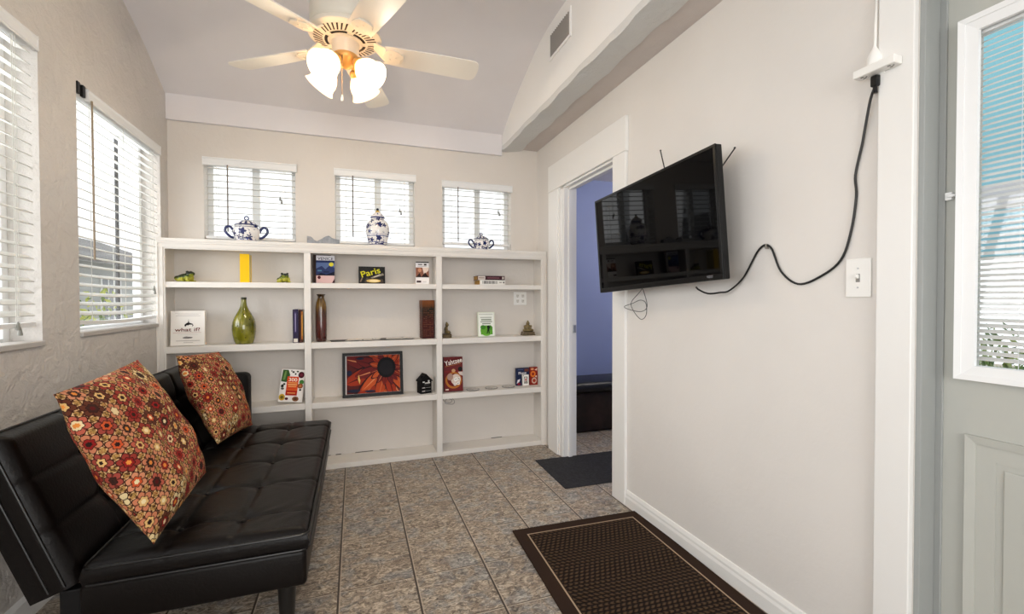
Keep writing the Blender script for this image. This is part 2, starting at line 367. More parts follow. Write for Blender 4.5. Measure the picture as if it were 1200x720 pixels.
# ------------------------------------------------------------------ windows, blinds
def window(name, loc, rotz, w, h, depth, mull_x, mull_w, darkline=False):
    r = sroot(name, loc, (0, 0, rotz)); bm = B(); f = .035
    y0, y1 = depth-.05, depth-.01
    box(bm, 0, y0, 0, f, y1, h, .003); box(bm, w-f, y0, 0, w, y1, h, .003); box(bm, f, y0, 0, w-f, y1, f, .003); box(bm, f, y0, h-f, w-f, y1, h, .003)
    struct('window_frame', bm, M_VINYL, r)
    bm = B(); box(bm, mull_x-mull_w/2, (y1-.016 if darkline else y0-.004), f, mull_x+mull_w/2, y1, h-f, .003); struct('mullion', bm, M_VINYL if not darkline else M_DARKMETAL, r)
    bm = B(); box(bm, f, depth-.03, f, w-f, depth-.026, h-f); struct('window_pane', bm, M_GLASS, r)
    return r
def blind(label, loc, rotz, w, h, tilt, group, wandx, sag=0, clip=None, tassel=None, pitch=.0437):
    """local: x along the window, y into the wall, hung from z = 0 downwards"""
    t = thing('window_blind', label, 'blind', loc, (0, 0, rotz), group)
    bm = B(); v0 = clip or 0
    box(bm, .004, .008, -.048, w-.004, .05, 0, .002); obj('headrail', bm, M_VINYL, t)
    prof_ = [(.006, 0), (-.010, -.001), (-.014, -.008), (-.010, -.016), (-.010, -.045), (-.014, -.052), (-.010, -.058), (.006, -.058)]
    bm = B(); prism(bm, prof_, 'x', v0-.004 if not clip else v0, w+.010)
    if not clip: box(bm, -.006, -.012, -.058, -.001, .04, 0)
    box(bm, w+.005, -.012, -.058, w+.010, .002, 0); obj('valance', bm, M_VINYL, t)
    if clip:
        bm = B()
        for cx in (.006, .05): box(bm, cx, -.006, -.05, cx+.022, .007, .004, .002)
        obj('mounting_bracket', bm, M_DARKMETAL, t)
    n = int((h-.085)/pitch); bm = B()
    for i in range(n):
        z = -.068-i*pitch; nx = 8; a = RAD(tilt)+random.uniform(-.03, .03)
        pv = None
        for k in range(nx+1):
            x = .008+(w-.016)*k/nx; s = -sag*4*(k/nx)*(1-k/nx)*(i/n)**3
            cur = []
            for (yy, zz) in ((-.0245, -.0016), (-.0245, .0016), (0, .0044), (.0245, .0016), (.0245, -.0016), (0, .0012)):
                cur.append(bm.verts.new((x, .029+yy*cos(a)-zz*sin(a), z+s+yy*sin(a)+zz*cos(a))))
            if pv:
                for q in range(6): bm.faces.new((pv[q], pv[(q+1) % 6], cur[(q+1) % 6], cur[q]))
            else: bm.faces.new(cur)
            pv = cur
        bm.faces.new(pv)
    obj('slats', bm, M_SLAT, t)
    bm = B(); zb = -.068-n*pitch; pv = None
    for k in range(9):
        x = .008+(w-.016)*k/8; s = -sag*4*(k/8)*(1-k/8)
        cur = [bm.verts.new((x, yy, zb+s+zz)) for yy, zz in ((.005, -.009), (.005, .009), (.053, .009), (.053, -.009))]
        if pv:
            for q in range(4): bm.faces.new((pv[q], pv[(q+1) % 4], cur[(q+1) % 4], cur[q]))
        else: bm.faces.new(cur)
        pv = cur
    bm.faces.new(pv); obj('bottom_rail', bm, M_VINYL, t)
    bm = B()
    for fx in (.13, .5, .87):
        for yy in (.003, .055): box(bm, w*fx-.0012, yy-.0008, zb, w*fx+.0012, yy+.0008, -.04)
    obj('ladder_cord', bm, mat('cord_white', '#d8d8d2', .7), t)
    bm = B(); wl = h*.80 if h < .7 else h*.66
    tube(bm, [(wandx, -.016, -.05), (wandx, -.017, -.05-wl)], .0045, 8); obj('tilt_wand', bm, mat('tan_wand', '#94836c', .4) if rotz else mat('grey_brown_wand', '#6f665f', .4), t)
    if tassel:
        tx, tz = tassel; bm = B(); tube(bm, [(tx, -.004, -.05), (tx, -.005, tz)], .0012, 6); tube(bm, [(tx+.012, -.004, -.05), (tx+.010, -.005, tz-.02)], .0012, 6)
        obj('pull_cord', bm, mat('cord_white', '#d8d8d2', .7), t)
        bm = B()
        for dx, dz in ((0, 0), (.010, -.02)): lathe(bm, [(.002, 0), (.004, -.008), (.0075, -.028), (.006, -.032)], 10, M=Matrix.Translation((tx+dx, -.005, tz+dz)))
        obj('cord_tassel', bm, mat('tassel_grey', '#8d8d86', .5), t, True)
    return t
for i, (x0, x1, z0, z1) in enumerate(BACKWIN):
    W_, H_ = x1-x0, z1-z0
    window('window_%d' % (i+1), (x0, YB, z0), 0, W_, H_, .14, W_*.53, .05)
blind('white slatted blind behind the large two-handled jar', (BACKWIN[0][0], YB+.002, BACKWIN[0][3]), 0, .57, .57, 6, 'blinds on the back wall', .145, tassel=(.47, -.24))
blind('white slatted blind behind the tall lidded ginger jar', (BACKWIN[1][0], YB+.002, BACKWIN[1][3]), 0, .586, .57, 6, 'blinds on the back wall', .125, tassel=(.47, -.27))
blind('white slatted blind behind the small two-handled jar', (BACKWIN[2][0], YB+.002, BACKWIN[2][3]), 0, .585, .555, 6, 'blinds on the back wall', .125, tassel=(.47, -.21))
for i, (y0, y1, z0, z1) in enumerate(LEFTWIN[:2]):
    window('window_%d' % (i+4), (XL, y0, z0), pi/2, y1-y0, z1-z0, .15, (y1-y0)*.74, .014, True)
blind('white blind nearest the bookcase on the stucco wall, brackets exposed at one end', (XL-.004, 2.572, 2.193), pi/2, .905, 1.135, 20, 'blinds on the stucco wall', .10, sag=.012, clip=.085, tassel=(.80, -.90), pitch=.0445)
blind('white blind cut off by the edge of the photo, end slats showing', (XL-.004, 1.392, 2.243), pi/2, .903, 1.19, 22, 'blinds on the stucco wall', .2, tassel=(.78, -1.12), pitch=.0445)
for i, (y0, y1, z0, z1) in enumerate(LEFTWIN[2:]):
    window('window_%d' % (i+6), (XL, y0, z0), pi/2, y1-y0, z1-z0, .15, (y1-y0)*.5, .03)
window('window_8', (1.25, YR, .45), pi, 2.2, 2.0, .15, 1.1, .05)  # unseen rear window, added as an opening for the fill lamp
for (y0, y1, z0, z1), n in zip(LEFTWIN[:2], (1, 2)):
    bm = B(); box(bm, XL-.10, y0+.001, z0-.0, XL+.012, y1-.001, z0+.022, .004); struct('trim_%d' % (3+n), bm, mat('grey_sill', '#b9b5b0', .6, bump=.3, bscale=20))

# ------------------------------------------------------------------ entry door on the right
D2 = sroot('door_2')
casing(D2, .822, .914, 0, 2.45, .02)
bm = B(); box(bm, XR-.001, .806, 0, XR+.085, .82, 2.085, .002); box(bm, XR+.062, .79, 0, XR+.085, .807, 2.07, .002); box(bm, XR-.001, -.10, 2.068, XR+.085, .82, 2.085, .002)
struct('door_jamb', bm, mat('grey_jamb_paint', '#999c9a', .5, bump=.1, bscale=40), D2)
DX = 1.565; y0d, y1d = -.10, .803
GY0, GY1, GZ0, GZ1 = .145, .735, 1.008, 1.925
bm = B(); holes_wall(bm, 'x', DX, DX+.044, y0d, y1d, .01, 2.066, [(GY0, GY1, GZ0, GZ1)])
struct('door_slab', bm, M_DOOR, D2)
def ringprism(bm, x0, x1, y0, y1, z0, z1, w):
    # picture-frame ring with mitred slope: outer edge at x0 (face), inner at x1
    o = [(y0, z0), (y1, z0), (y1, z1), (y0, z1)]; i = [(y0+w, z0+w), (y1-w, z0+w), (y1-w, z1-w), (y0+w, z1-w)]; mid = [(y0+w*.35, z0+w*.35), (y1-w*.35, z0+w*.35), (y1-w*.35, z1-w*.35), (y0+w*.35, z1-w*.35)]
    R = [[bm.verts.new((x, *p)) for p in ps] for x, ps in ((x0, o), (x1-.004, o), (x1, mid), (x1+.003, mid), ((x0+x1)/2, i), (x0+.004, i))]
    for a, b in zip(R, R[1:]):
        for k in range(4): bm.faces.new((a[k], a[(k+1) % 4], b[(k+1) % 4], b[k]))
bm = B(); ringprism(bm, DX, DX-.016, GY0-.025, GY1+.025, GZ0-.025, GZ1+.025, .038); struct('glazing_frame', bm, M_VINYL, D2)
bm = B(); box(bm, DX+.004, GY0, GZ0, DX+.007, GY1, GZ1); box(bm, DX+.034, GY0, GZ0, DX+.037, GY1, GZ1); struct('door_pane', bm, M_GLASS, D2)
bm = B(); n = int((GZ1-GZ0-.03)/.0148)
for i in range(n):
    z = GZ1-.026-i*.0148; a = RAD(34)
    c, s = cos(a)*.0078, sin(a)*.0078; t_ = .0004
    vs_ = [bm.verts.new(q) for yy in (GY0+.008, GY1-.008) for q in ((DX+.02-c, yy, z-s-t_), (DX+.02-c, yy, z-s+t_), (DX+.02+c, yy, z+s+t_), (DX+.02+c, yy, z+s-t_))]
    for k in range(4): bm.faces.new((vs_[k], vs_[(k+1) % 4], vs_[4+(k+1) % 4], vs_[4+k]))
struct('mini_blind_slats', bm, M_SLAT, D2)
bm = B(); box(bm, DX+.011, GY0+.004, GZ1-.02, DX+.029, GY1-.004, GZ1-.001, .002); box(bm, DX+.012, GY0+.006, GZ0+.003, DX+.028, GY1-.006, GZ0+.013, .002)
for yy in (GY0+.09, GY1-.09): box(bm, DX+.0118, yy-.0006, GZ0+.01, DX+.0124, yy+.0006, GZ1-.015)
struct('mini_blind_rail', bm, M_VINYL, D2)
bm = B(); box(bm, DX-.012, .772, 1.474, DX, .788, 1.496, .002); box(bm, DX-.016, .764, 1.481, DX-.006, .782, 1.489, .002); struct('blind_slider_tab', bm, M_VINYL, D2)
bm = B(); ringprism(bm, DX+.001, DX-.006, .15, .738, .17, .835, .06); box(bm, DX-.004, .225, .245, DX+.001, .663, .76, .003); struct('raised_panel', bm, M_DOOR, D2)
bm = B(); lathe(bm, [(.033, 0), (.033, .006), (.012, .012), (.012, .03), (.027, .04), (.030, .055), (.02, .068), (.005, .07)], 24, M=Matrix.Translation((DX, -.03, .95)) @ Matrix.Rotation(-pi/2, 4, 'Y')); struct('door_knob', bm, M_STEEL, D2, smooth=True)

# ------------------------------------------------------------------ outside
bm = B(); box(bm, -14, -10, -.5, 14, 16, -.3); struct('ground', bm, mat('yard_ground', '#a9a594', .9, var=.25, vscale=3))
t = thing('neighbour_house', 'pale house with dark shuttered windows seen through the blinds on the stucco wall', 'building', (-5.2, 5.6, -.3))
bm = B(); box(bm, -.2, -5, 0, 0, 10.5, 2.35); obj('house_wall', bm, mat('pale_siding', '#a9aba9', .7, bump=.2, bscale=8), t)
bm = B(); prism(bm, [(.45, 2.25), (.45, 2.36), (-1.8, 3.2), (-1.8, 3.08)], 'y', -5.3, 10.8); obj('roof', bm, mat('grey_roof', '#6c6a69', .8, var=.3, vscale=9), t)
for yy in (-3.4, -1.4, .9, 2.9, 4.7, 6.5, 8.3):
    bm = B(); box(bm, -.01, yy, .95, .03, yy+.9, 2.05, .01); wn_ = obj('window', bm, mat('house_window_frame', '#dedfdd', .5), t)
    bm = B()
    for k in range(3): box(bm, .03, yy+.06+k*.27, 1.0, .034, yy+.06+k*.27+.22, 2.0)
    obj('pane', bm, mat('house_pane_dark', '#39414a', .2), wn_)
def shrub(label, loc, r, n, cols, group):
    t = thing('shrub', label, 'shrub', loc, group=group)
    bm = B(); tube(bm, [(0, 0, 0), (.03, .02, r*.8)], .03, 8); obj('stem', bm, mat('bark', '#5a4a3a', .9), t)
    bm = B()
    for i in range(n):
        d = Vector((random.gauss(0, 1), random.gauss(0, 1), random.gauss(0, 1))).normalized()*r*random.uniform(.4, 1)
        p = Vector((d.x, d.y, r*1.15+d.z)); s = random.uniform(.03, .055)
        q = Euler((random.uniform(0, 6), random.uniform(0, 6), random.uniform(0, 6))).to_matrix()
        vs_ = [bm.verts.new(p+q @ Vector(v)) for v in ((-s, 0, 0), (0, -s*.4, .01), (s, 0, 0), (0, s*.4, .01))]
        f = bm.faces.new(vs_); f.material_index = i % len(cols)
    obj('foliage', bm, [mat('leaf_'+c, c, .6, trans=.3) for c in cols], t)
shrub('yellow-green shrub outside the window nearest the bookcase', (-3.0, 6.1, -.3), .85, 900, ['9aa83a', '5f7d2c', 'c3c95a'], 'shrubs outside')
shrub('green shrub outside the window cut off by the photo edge', (-3.4, 4.2, -.3), .7, 700, ['5f7d2c', '3f5f28', '8fa04a'], 'shrubs outside')
t = thing('porch', 'teal painted porch with a white beam beyond the glazed entry door', 'porch', (0, 0, -.3))
bm = B(); box(bm, 5.6, -1.5, 0, 5.75, .9, 4.2); box(bm, 5.6, .9, 1.9, 5.75, 6.5, 4.2); obj('porch_wall', bm, mat('teal_siding', '#86c6d2', .7, bump=.3, bscale=5, stretch=(1, 1, 6)), t)
bm = B(); prism(bm, [(1.6, 3.1), (3.1, 2.5), (3.1, 2.62), (1.6, 3.24)], 'x', 3.4, 3.6); box(bm, 3.4, -1.5, 2.02, 3.55, 6, 2.14); box(bm, 3.4, 2.35, 0, 3.55, 2.47, 2.02); obj('porch_beam', bm, M_TRIM, t)
shrub('green hedge shrub beyond the entry door glass', (5.1, 2.4, -.3), .62, 900, ['6f8f4a', '4f6f38', '9fb070'], 'hedge beyond the entry door')
shrub('pale green hedge shrub deeper behind the entry door glass', (5.0, 3.9, -.3), .62, 900, ['7f9f5a', '5f7f48', 'afc080'], 'hedge beyond the entry door')

# ------------------------------------------------------------------ bookcase
bk = thing('bookcase', 'white built-in bookcase of open bays spanning the back wall', 'bookcase', (0, 0, 0))
Z1, Z2, Z3, ZT = 1.3215, .9045, .4805, 1.598
bxl, bxr = XL, XR-.004
bm = B(); box(bm, bxl, YF-.012, ZT-.022, bxr, YB-.001, ZT, .003); obj('top_board', bm, M_SHELF, bk)
def frame_prof(a, d): # moulded face strip, a outward 0..1
    return a
bm = B()
# face moulding: top rail and stiles with grooves
for (q0, q1, d) in ((0, .010, .012), (.010, .022, .006), (.022, .036, .010), (.036, .046, .004)):
    box(bm, bxl, YF-d, ZT-.022-q1+.0, bxr, YF+.02, ZT-.022-q0); box(bm, bxl+q0, YF-d, 0, bxl+q1, YF+.02, ZT-.022-q1); box(bm, bxr-q1, YF-d, 0, bxr-q0, YF+.02, ZT-.022-q1)
obj('face_moulding', bm, M_SHELF, bk)
for x0, x1 in ((bxl+.001, bxl+.03), (bxr-.03, bxr-.001)):
    bm = B(); box(bm, x0, YF+.02, 0, x1, YB-.001, ZT-.022); obj('side_panel', bm, M_SHELF, bk)
for xc in (-.310, .607):
    bm = B(); box(bm, xc-.0215, YF, 0, xc+.0215, YB-.001, ZT-.065, .003); obj('divider', bm, M_SHELF, bk)
BAYS = ((bxl+.03, -.3315), (-.2885, .5855), (.6285, bxr-.03))
for z, th in ((Z1, .037), (Z2, .043), (Z3, .042)):
    for a, b in BAYS:
        bm = B(); box(bm, a, YF+.001, z-th, b, YB-.001, z, .003); obj('shelf', bm, M_SHELF, bk)
for a, b in BAYS:
    bm = B(); box(bm, a, YF+.001, 0, b, YB-.001, .036, .003); obj('base_board', bm, M_SHELF, bk)

# ------------------------------------------------------------------ shelf things
def bookish(name, label, cat, w, h, d, x, y, z, yaw=0, lean=0, roll=0, cover='#ffffff', pages='#e8e0cc', items=None, spine=None, group=None, solid=False, bev=.001):
    """standing item: x centre, y front face, z shelf; leans back by `lean`"""
    t = thing(name, label, cat, (x, y, z+d*sin(lean)+.0006+abs(sin(roll))*w/2), (-lean, roll, yaw), group)
    cm = mat('cover_'+cover.lstrip('#'), cover, .5, spec=.2)
    if solid:
        bm = B(); box(bm, -w/2, 0, 0, w/2, d, h, bev); obj('box_body', bm, cm, t)
    else:
        bm = B(); c = min(.003, d*.12)
        box(bm, -w/2, 0, 0, w/2, c, h); box(bm, -w/2, d-c, 0, w/2, d, h); box(bm, -w/2, c, 0, -w/2+c, d-c, h); obj('cover', bm, cm, t)
        bm = B(); box(bm, -w/2+c+.0003, c+.0003, .003, w/2-.003, d-c-.0003, h-.003); obj('page_block', bm, mat('pages_'+pages.lstrip('#'), pages, .8, bump=.3, bscale=200, stretch=(1, 20, 1)), t)
    if items: art(t, items, w, h)
    return t
# upper row
bookish('book', 'bright yellow thick book standing spine-out between the two frogs', 'book', .056, .192, .10, -.699, 3.452, Z1, yaw=.06, cover='#f2c40c', pages='#efe2a0')
v = bookish('book', 'guidebook titled Venice with a night canal cover', 'book', .122, .198, .022, -.197, 3.47, Z1, yaw=.03, lean=.10, cover='#e9e4ea', items=[
    ('r', 0, .0, 1, .27, '#d8b8b8'), ('r', 0, .27, 1, .82, '#2d3a68'), ('p', [(0, .28), (.25, .36), (.55, .31), (1, .42), (1, .27), (0, .27)], '#10162c'), ('p', [(0, .52), (.3, .62), (.5, .5), (.75, .66), (1, .55), (1, .74), (0, .74)], '#5a6f9e'),
    ('r', .08, .42, .3, .47, '#4f7da0'), ('r', .4, .38, .7, .42, '#1a2440'), ('r', 0, .82, 1, 1, '#eceaf0'), ('t', 'VENICE', .5, .885, .84, .10, '#3a3f55', 0), ('e', .82, .68, .13, .075, '#d6cf3a'), ('e', .16, .2, .09, .06, '#501c24'), ('p', [(.85, 0), (1, 0), (1, .16)], '#402028')])
bookish('book', 'dark brown book standing just behind the Venice guidebook', 'book', .118, .207, .024, -.222, 3.520, Z1, yaw=.03, lean=.08, cover='#3a2620')
bookish('plaque', 'small wide black plaque lettered Paris in yellow script', 'plaque', .188, .128, .012, .121, 3.485, Z1, lean=.14, cover='#141416', solid=True, items=[
    ('p', [(.2, .05), (.95, .05), (.9, .3), (.3, .34)], '#4a4038'), ('p', [(.45, .36), (.92, .62), (.96, .5), (.5, .3)], '#8d8478'), ('p', [(.55, .40), (.8, .56), (.82, .5), (.58, .36)], '#c9c0b0'), ('e', .56, .16, .27, .10, '#d9b86a'), ('e', .58, .16, .18, .06, '#f0deb0'),
    ('r', .36, .26, .98, .30, '#241c18'), ('p', [(.04, .1), (.12, .35), (.16, .33), (.09, .08)], '#7d6a5a'), ('t', 'Paris', .45, .66, .74, .36, '#d4cf2a', .28)])
bookish('book', 'slim white book with a brown photo cover beside the divider on the upper shelf', 'book', .100, .172, .02, .490, 3.475, Z1, yaw=-.04, lean=.10, cover='#efecec', items=[
    ('r', .0, .30, 1, .74, '#8a5a48'), ('p', [(.0, .3), (.3, .5), (.42, .3)], '#30201c'), ('p', [(.5, .74), (.62, .42), (.95, .6), (1, .74)], '#e4d0c4'), ('e', .3, .62, .14, .09, '#c98f70'), ('p', [(.4, .3), (.7, .52), (1, .3)], '#2a1a18'), ('r', .0, .955, 1, 1, '#201818'),
    ('r', .18, .84, .5, .90, '#8a8688'), ('r', .62, .83, .82, .91, '#3a3436'), ('r', .14, .78, .82, .80, '#a8a4a6'), ('r', .06, .06, .4, .15, '#4a3a3c'), ('r', .5, .08, .8, .1, '#c0b8b8')])
def flatbook(label, w, d, h, x, y, z, yaw, cover, items):
    t = thing('book', label, 'book', (x, y, z+.0005), (0, 0, yaw)); cm = mat('cover_'+cover.lstrip('#'), cover, .5, spec=.2)
    bm = B(); c = .0025; box(bm, -w/2, 0, 0, w/2, d, c); box(bm, -w/2, 0, h-c, w/2, d, h); box(bm, -w/2, 0, c, w/2, c, h-c); obj('cover', bm, cm, t)
    bm = B(); box(bm, -w/2+.003, c+.0003, c+.0002, w/2-.003, d-.003, h-c-.0002); obj('page_block', bm, mat('pages_tan', '#b98f4a', .8, bump=.3, bscale=200, stretch=(1, 1, 20)), t)
    art(t, items, w, h, name='spine_print')  # spine printing drawn as plain blocks and bars
bars = [('r', .10+i*.042+random.uniform(0, .006), .2, .10+i*.042+random.choice((.018, .028)), .8, '#3a3838') for i in range(14)]
flatbook('white-spined book lying flat under the dark red one', .215, .15, .038, 1.042, 3.445, Z1, .05, '#eceae4', bars+[('e', .93, .5, .025, .18, '#3a3838'), ('r', .76, .4, .86, .6, '#a8a49c')])
flatbook('dark red-spined book lying flat on top of the white-spined book', .225, .145, .033, 1.030, 3.447, Z1+.0385, -.03, '#3c1a22', [('r', .02, .08, .28, .92, '#d8cfc8'), ('r', .04, .35, .25, .6, '#8a7a74'), ('r', .36, .35, .8, .62, '#7a5058'), ('r', .9, .2, .97, .8, '#c8bfb8')])
# middle row
bookish('book', 'white book lettered what if? leaning against the end of its shelf', 'book', .186, .226, .03, -1.030, 3.455, Z2, yaw=.05, lean=.09, cover='#ece8e2', items=[
    ('p', [(.40, .60), (.47, .655), (.53, .66), (.64, .625), (.665, .57), (.625, .545), (.64, .60), (.55, .60), (.50, .575), (.47, .59), (.44, .545), (.405, .555)], '#1c1a1a'), ('r', .515, .66, .522, .755, '#3a3636'), ('p', [(.495, .66), (.518, .72), (.54, .66)], '#3a3636'),
    ('t', 'what if?', .49, .458, .74, .105, '#6a2624', 0), ('r', .07, .365, .90, .372, '#c08a80'),
    ('e', .5, .225, .15, .024, '#6a6664'), ('e', .46, .24, .06, .02, '#8a8684'), ('r', .12, .93, .9, .937, '#c2beba'), ('r', .2, .89, .82, .898, '#b0aca8'), ('r', .15, .85, .87, .858, '#b0aca8'), ('r', .16, .13, .86, .145, '#b4b0ac'), ('r', .38, .08, .66, .092, '#b4b0ac'), ('r', .2, .31, .8, .316, '#cac6c2')])
bookish('book', 'purple-spined book standing upright against the divider', 'book', .036, .232, .13, -.389, 3.436, Z2, cover='#2a2140', items=[('r', .3, .30, .62, .92, '#453868'), ('r', .40, .34, .54, .88, '#9a92b0'), ('r', .15, .02, .85, .13, '#d8d0c4')])
bookish('book', 'orange and brown book squeezed between the purple one and the divider', 'book', .026, .229, .125, -.356, 3.438, Z2, cover='#3a1a16', items=[('r', .55, .1, .95, .95, '#a0602c'), ('r', .7, .2, .9, .85, '#c89040'), ('r', .0, .05, .3, .98, '#2e1616')])
bookish('book', 'small white and green book with a dark figure on its cover', 'book', .140, .196, .018, .998, 3.470, Z2, yaw=-.02, lean=.13, cover='#dfe6d4', items=[
    ('r', .05, .03, .95, .97, '#eef2ea'), ('e', .5, .24, .36, .22, '#6fae3a'), ('r', .16, .08, .86, .40, '#5f9f34'), ('e', .3, .38, .16, .09, '#3f7f2a'), ('e', .7, .36, .14, .1, '#4a8a2c'), ('p', [(.5, .12), (.56, .3), (.52, .42), (.62, .46), (.74, .38), (.66, .3), (.68, .12), (.62, .12), (.6, .24), (.56, .12)], '#142414'),
    ('r', .15, .76, .82, .80, '#b8bcb4'), ('r', .2, .66, .8, .72, '#9aa294'), ('r', .15, .58, .85, .63, '#aab0a4'), ('r', .25, .5, .75, .545, '#8a9284'), ('r', .06, .9, .9, .93, '#c4c8c0')])
# lower row
bookish('cookbook', 'cookbook numbered 300 with vegetables around an orange panel, propped askew', 'book', .150, .225, .03, -.432, 3.448, Z3, yaw=-.06, lean=.16, roll=.10, cover='#f0ece8', items=[
    ('p', [(.02, .62), (.05, .98), (.28, .98), (.38, .82), (.25, .6)], '#3a5a2c'), ('p', [(.08, .66), (.14, .93), (.22, .95), (.18, .68)], '#6f9550'), ('e', .85, .84, .13, .1, '#4a1420'), ('e', .85, .84, .06, .045, '#6c2030'), ('e', .5, .92, .05, .03, '#2a2422'), ('e', .6, .86, .04, .025, '#2a2422'), ('e', .68, .94, .05, .025, '#3a4a2c'), ('e', .42, .95, .03, .02, '#2a2422'),
    ('r', .27, .2, .76, .78, '#d8481c'), ('r', .27, .2, .76, .36, '#b62a14'), ('r', .28, .36, .75, .38, '#e8702a'), ('t', '300', .52, .685, .36, .105, '#fbe9d8', 0),
    ('r', .33, .575, .72, .605, '#f0a05a'), ('r', .32, .515, .72, .55, '#f2b06a'), ('r', .35, .455, .70, .49, '#f0a05a'), ('r', .34, .26, .68, .29, '#f0a05a'),
    ('e', .1, .48, .06, .05, '#262a22'), ('e', .17, .54, .05, .03, '#3a3a36'), ('e', .12, .40, .07, .03, '#5a5a58'), ('e', .9, .62, .1, .07, '#3f7a34'), ('e', .86, .50, .12, .08, '#8a4a28'), ('e', .86, .50, .06, .04, '#c07040'), ('e', .14, .14, .13, .1, '#c8a02c'), ('e', .14, .14, .07, .05, '#6a5a1c'), ('e', .34, .1, .07, .04, '#5c2430'), ('e', .72, .1, .14, .075, '#8a5a3a'), ('e', .72, .1, .07, .04, '#5c3a24'), ('e', .88, .38, .05, .03, '#2a2422')])
# framed flower picture
fr = thing('framed_picture', 'black framed picture of a red-orange flower with a dark centre', 'picture', (.128, 3.500, Z3+.0045), (-.16, 0, .02))
FW, FH = .436, .326; bm = B(); e = .021
for a in ((-FW/2, 0, FW/2, e), (-FW/2, FH-e, FW/2, FH), (-FW/2, e, -FW/2+e, FH-e), (FW/2-e, e, FW/2, FH-e)): box(bm, a[0], 0, a[1], a[2], .02, a[3], .002)
obj('frame', bm, mat('black_frame', '#080708', .4, spec=.2), fr)
bm = B(); box(bm, -FW/2+e-.002, .012, e-.002, FW/2-e+.002, .016, FH-e+.002); obj('backing', bm, ink('#e6e2e0'), fr)
PW, PH = FW-2*e-.010, FH-2*e-.004
its = [('r', 0, 0, 1, 1, '#571d1b')]
cx, cz = .74, .66
def petal(a0, r0, r1, wd, col, sq=1.0):
    pts = []
    for k in range(9):
        t_ = k/8; r_ = r0+(r1-r0)*t_; ww = wd*sin(pi*min(1, t_*.92+.06))**.7
        pts.append((r_, ww))
    poly = [(r_, ww) for r_, ww in pts]+[(r_, -ww) for r_, ww in reversed(pts)]
    out = []
    for r_, ww in poly:
        x = cx+(r_*cos(a0)-ww*sin(a0))*.66; z = cz+(r_*sin(a0)+ww*cos(a0))
        out.append((min(1, max(0, x)), min(1, max(0, z))))
    return ('p', out, col)
rnd = random.Random(3)
for ring, (rr0, rr1, n, wd) in enumerate(((.15, 1.30, 11, .24), (.15, .95, 12, .16), (.15, .50, 15, .08))):
    for k in range(n):
        a0 = 2*pi*k/n+ring*.2+rnd.uniform(-.05, .05); col = rnd.choice(['#9c321b', '#ad421f', '#7c241b', '#bd5026', '#6c1f1f'])
        its.append(petal(a0, rr0, rr1*rnd.uniform(.85, 1.05), wd, '#2a1418')); its.append(petal(a0+.01, rr0, rr1*.96, wd*.84, col))
        its.append(petal(a0+.03, rr0, rr1*.9, wd*.09, rnd.choice(['#d88a5c', '#c46a40', '#4a1616'])))
for q in ((.02, .52, .10, .12), (.1, .05, .12, .07), (.22, .9, .07, .05), (.4, .02, .1, .05)): its.append(('e', q[0]+.03, min(.92, q[1]+.03), min(q[2], q[0]+.03), q[3]*.6, '#1d2036'))
its += [('e', cx, cz, .175, .275, '#100f12'), ('e', cx, cz, .13, .2, '#1c1a1e'), ('p', [(.22, .5), (.25, .34), (.235, .25), (.205, .38)], '#e0b868')]
for k in range(26):
    a0 = 2*pi*k/26; its.append(('p', [(cx+.16*cos(a0-.07), cz+.25*sin(a0-.07)), (cx+.19*cos(a0), cz+.29*sin(a0)), (cx+.16*cos(a0+.07), cz+.25*sin(a0+.07))], '#141214'))
pic = art(fr, its, PW, PH, y=.0115, name='flower_print'); pic.location = (.003, 0, e+.002)
# black house box
t = thing('house_box', 'small black house-shaped box beside the framed flower picture', 'box', (.515, 3.475, Z3+.0005), (0, 0, .28))
bm = B(); prism(bm, [(-.044, 0), (.044, 0), (.044, .095), (0, .142), (-.044, .095)], 'y', 0, .075); obj('box_body', bm, mat('black_card', '#0a0a0c', .6, spec=.15), t)
bm = B(); prism(bm, [(-.051, .090), (-.044, .0955), (0, .1425), (.044, .0955), (.051, .090), (.051, .098), (0, .150), (-.051, .098)], 'y', -.004, .079); box(bm, -.034, .02, .115, -.02, .035, .140); obj('roof', bm, mat('black_card_roof', '#08080a', .6, spec=.15), t)
art(t, [('r', .16, .60, .34, .66, '#d8d8d8'), ('e', .72, .66, .09, .06, '#c8c8c8'), ('r', .36, .54, .84, .59, '#e0e0e0'), ('r', .3, .46, .8, .475, '#777777'), ('r', .1, .30, .38, .34, '#d0c8c8'), ('r', .45, .31, .9, .33, '#8a8a8a'), ('r', .1, .12, .38, .16, '#d0c8c8'), ('r', .45, .13, .9, .15, '#8a8a8a')], .088, .142, name='box_print')
